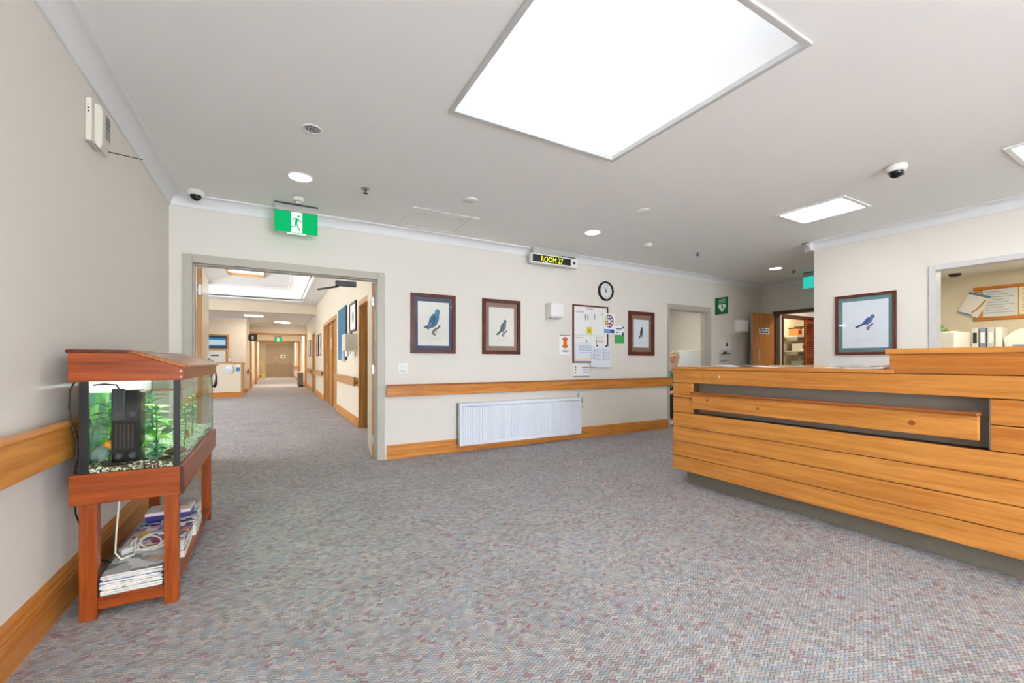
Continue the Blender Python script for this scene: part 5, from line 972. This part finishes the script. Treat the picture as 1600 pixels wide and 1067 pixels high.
# ------------------------------------------------------------------ office seen through the hatch
def on_off(name, label, cat, y, z, group=None, x=9.2): return thing(name, label, cat, (x, y, z), FACE_W, group)
t = on_off('corkboard', 'cork pinboard with timber frame on the office wall', 'pinboard', 1.0, 1.98); a, b = 1.13, .23; build('cork', MB().box(-a, a, -.015, 0, -b, b), mat('cork', (206, 152, 84), .9, var=.2, scale=80), t); mb = MB()
mb.box(-a, a, -.022, -.001, b-.03, b+.02); mb.box(-a, a, -.022, -.001, -b-.02, -b+.03); build('frame', mb, oak('x'), t, .003)
for i, (u, z, w, h, r, l) in enumerate(((-.86, .0, .34, .4, 0, 'pale lined roster sheet at the end of corkboard beside the calendar'), (-.5, .01, .36, .4, .0, 'cream typed roster sheet second along the corkboard'), (-.12, .0, .34, .38, .02, 'white typed roster sheet midway along the corkboard'))):
    s = on_off('roster_sheet', l, 'notice', 1.0-u, 1.98+z, 'sheets on the office corkboard', 9.182); build('sheet', MB().box(-w/2, w/2, -.002, 0, -h/2, h/2), (PRINTB, mat('cream_sheet', (238, 232, 206)), PAPER)[i], s); mb = MB()
    for j in range(9): mb.box(-w*.42, w*(.1+.3*((j*7) % 3)/2), -.0028, -.002, h*.4-j*h*.095, h*.4-j*h*.095+.008)
    build('typed_line', mb, mat('ink_bluegrey', (158, 166, 188)), s)
t = on_off('wall_planner', 'white wall planner with blue bands hanging askew beside the corkboard', 'calendar', 2.12, 1.98, None, 9.172); t.rotation_euler = (0, .42, FACE_W); build('sheet', MB().box(-.12, .12, -.003, 0, -.17, .17), PAPER, t); mb = MB(); mb.box(-.12, .12, -.004, -.003, .13, .165); mb.box(-.12, .05, -.004, -.003, -.165, -.145); build('band', mb, mat('band_blue', (96, 140, 176)), t); build('gold_stroke', MB().stroke([(.09, .1), (.07, -.02), (.03, -.12)], .022, -.0032), mat('gold_print', (196, 156, 66)), t)
hu = thing('office_hutch', 'white storage cabinet along the back wall of the office', 'cabinet', (8.9, .9, 0), FACE_W); build('body', MB().box(-1.5, 1.3, -.25, .28, 0, 1.28), WHITE, hu, .005)
for i in range(5): d = build('door', MB().box(-1.48+i*.555, -.94+i*.555, -.265, -.25, .08, 1.25), WHITE, hu, .003); build('knob', MB().cyl((-.98+i*.555, -.265, .8), (-.98+i*.555, -.285, .8), .01, n=8), STEEL, d)
fr_ = thing('office_fridge', 'white fridge with magnets and notepad in the office corner', 'fridge', (8.2, 2.28, 0), FACE_W); build('body', MB().box(-.28, .28, -.28, .3, 0, 1.53), WHITE, fr_, .012); build('door', MB().box(-.28, .28, -.31, -.285, .05, 1.52), WHITE, fr_, .01); mg = MB(); [mg.box(x, x+.05, -.316, -.31, z, z+.04) for x, z in ((-.2, 1.42), (-.13, 1.44), (-.2, 1.46))]; build('magnet', mg, mat('magnet_brown', (120, 96, 70)), fr_); build('notepad', MB().box(-.14, .02, -.315, -.31, 1.14, 1.36), PAPER, fr_); build('notepad_edge', MB().box(-.14, .02, -.317, -.315, 1.35, 1.365), mat('print_dark', (52, 60, 76)), fr_)
for i, (x, c, l) in enumerate(((2.42, (52, 110, 84), 'green soft toy lying on the fridge'), (2.2, (120, 150, 90), 'olive soft toy sitting on the fridge'))):
    t = thing('soft_toy', l, 'soft toy', (8.15, x, 1.53), 0, 'soft toys on the fridge'); m_ = mat('toy%d' % i, c, .95, var=.2); build('body', MB().lathe((0,0,0), [(.03, 0), (.05, .02), (.045, .05), (.02, .07)], n=16), m_, t); build('head', MB().lathe((0, 0, .06), [(.012, 0), (.032, .015), (.03, .04), (.01, .055)], n=16), m_, t)
    for s in (-1, 1): build('arm', MB().tube([(0, s*.04, .045), (-.03, s*.08, .02)], .013, 8), m_, t)
t = thing('blue_box', 'small blue box at the end of fridge top', 'box', (8.3, 2.53, 1.53)); build('body', MB().box(-.06, .06, -.03, .03, 0, .1), BLUE, t, .002); build('lid', MB().box(-.062, .062, -.032, .032, .1, .12), mat('pale_blue', (120, 160, 214)), t)
pr = thing('white_printer', 'large rounded white printer on the office cabinet', 'printer', (8.85, 1.2, 1.28), FACE_W); mb = MB().prism('y', [(-.5, 0), (-.52, .16), (-.4, .27), (-.1, .33), (.25, .33), (.45, .27), (.5, .16), (.5, 0)], -.24, .22); build('body', mb, WHITE, pr, .02, 3); build('paper_tray', MB().box(-.42, .1, -.3, -.24, .03, .07), mat('tray_bluegrey', (140, 152, 180), .5), pr, .004); build('control_panel', MB().box(.2, .42, -.246, -.24, .1, .17), mat('tray_bluegrey', (140, 152, 180), .5), pr)
for i in range(4):
    t = thing('ring_binder', ['white ring binder at the printer end of row', 'pale grey ring binder second in row', 'blue-grey ring binder third in row', 'white ring binder with dark spine label beside the fridge'][i], 'binder', (8.75, 1.98-.075*(3-i), 1.28), FACE_W, 'ring binders on the office cabinet'); build('cover', MB().box(-.032, .032, -.14, .14, 0, .31), [WHITE, mat('binder_grey', (200, 202, 204)), mat('tray_bluegrey', (140, 152, 180)), OFFW][i], t, .004); build('spine_label', MB().box(-.02, .02, -.142, -.14, .1, .25), mat('print_dark', (52, 60, 76)) if i == 3 else PAPER, t)
puck('office_detector', 'dark round detector on the office ceiling', 'smoke detector', 1492, 428, .07, .04, DGREY, 2.44)
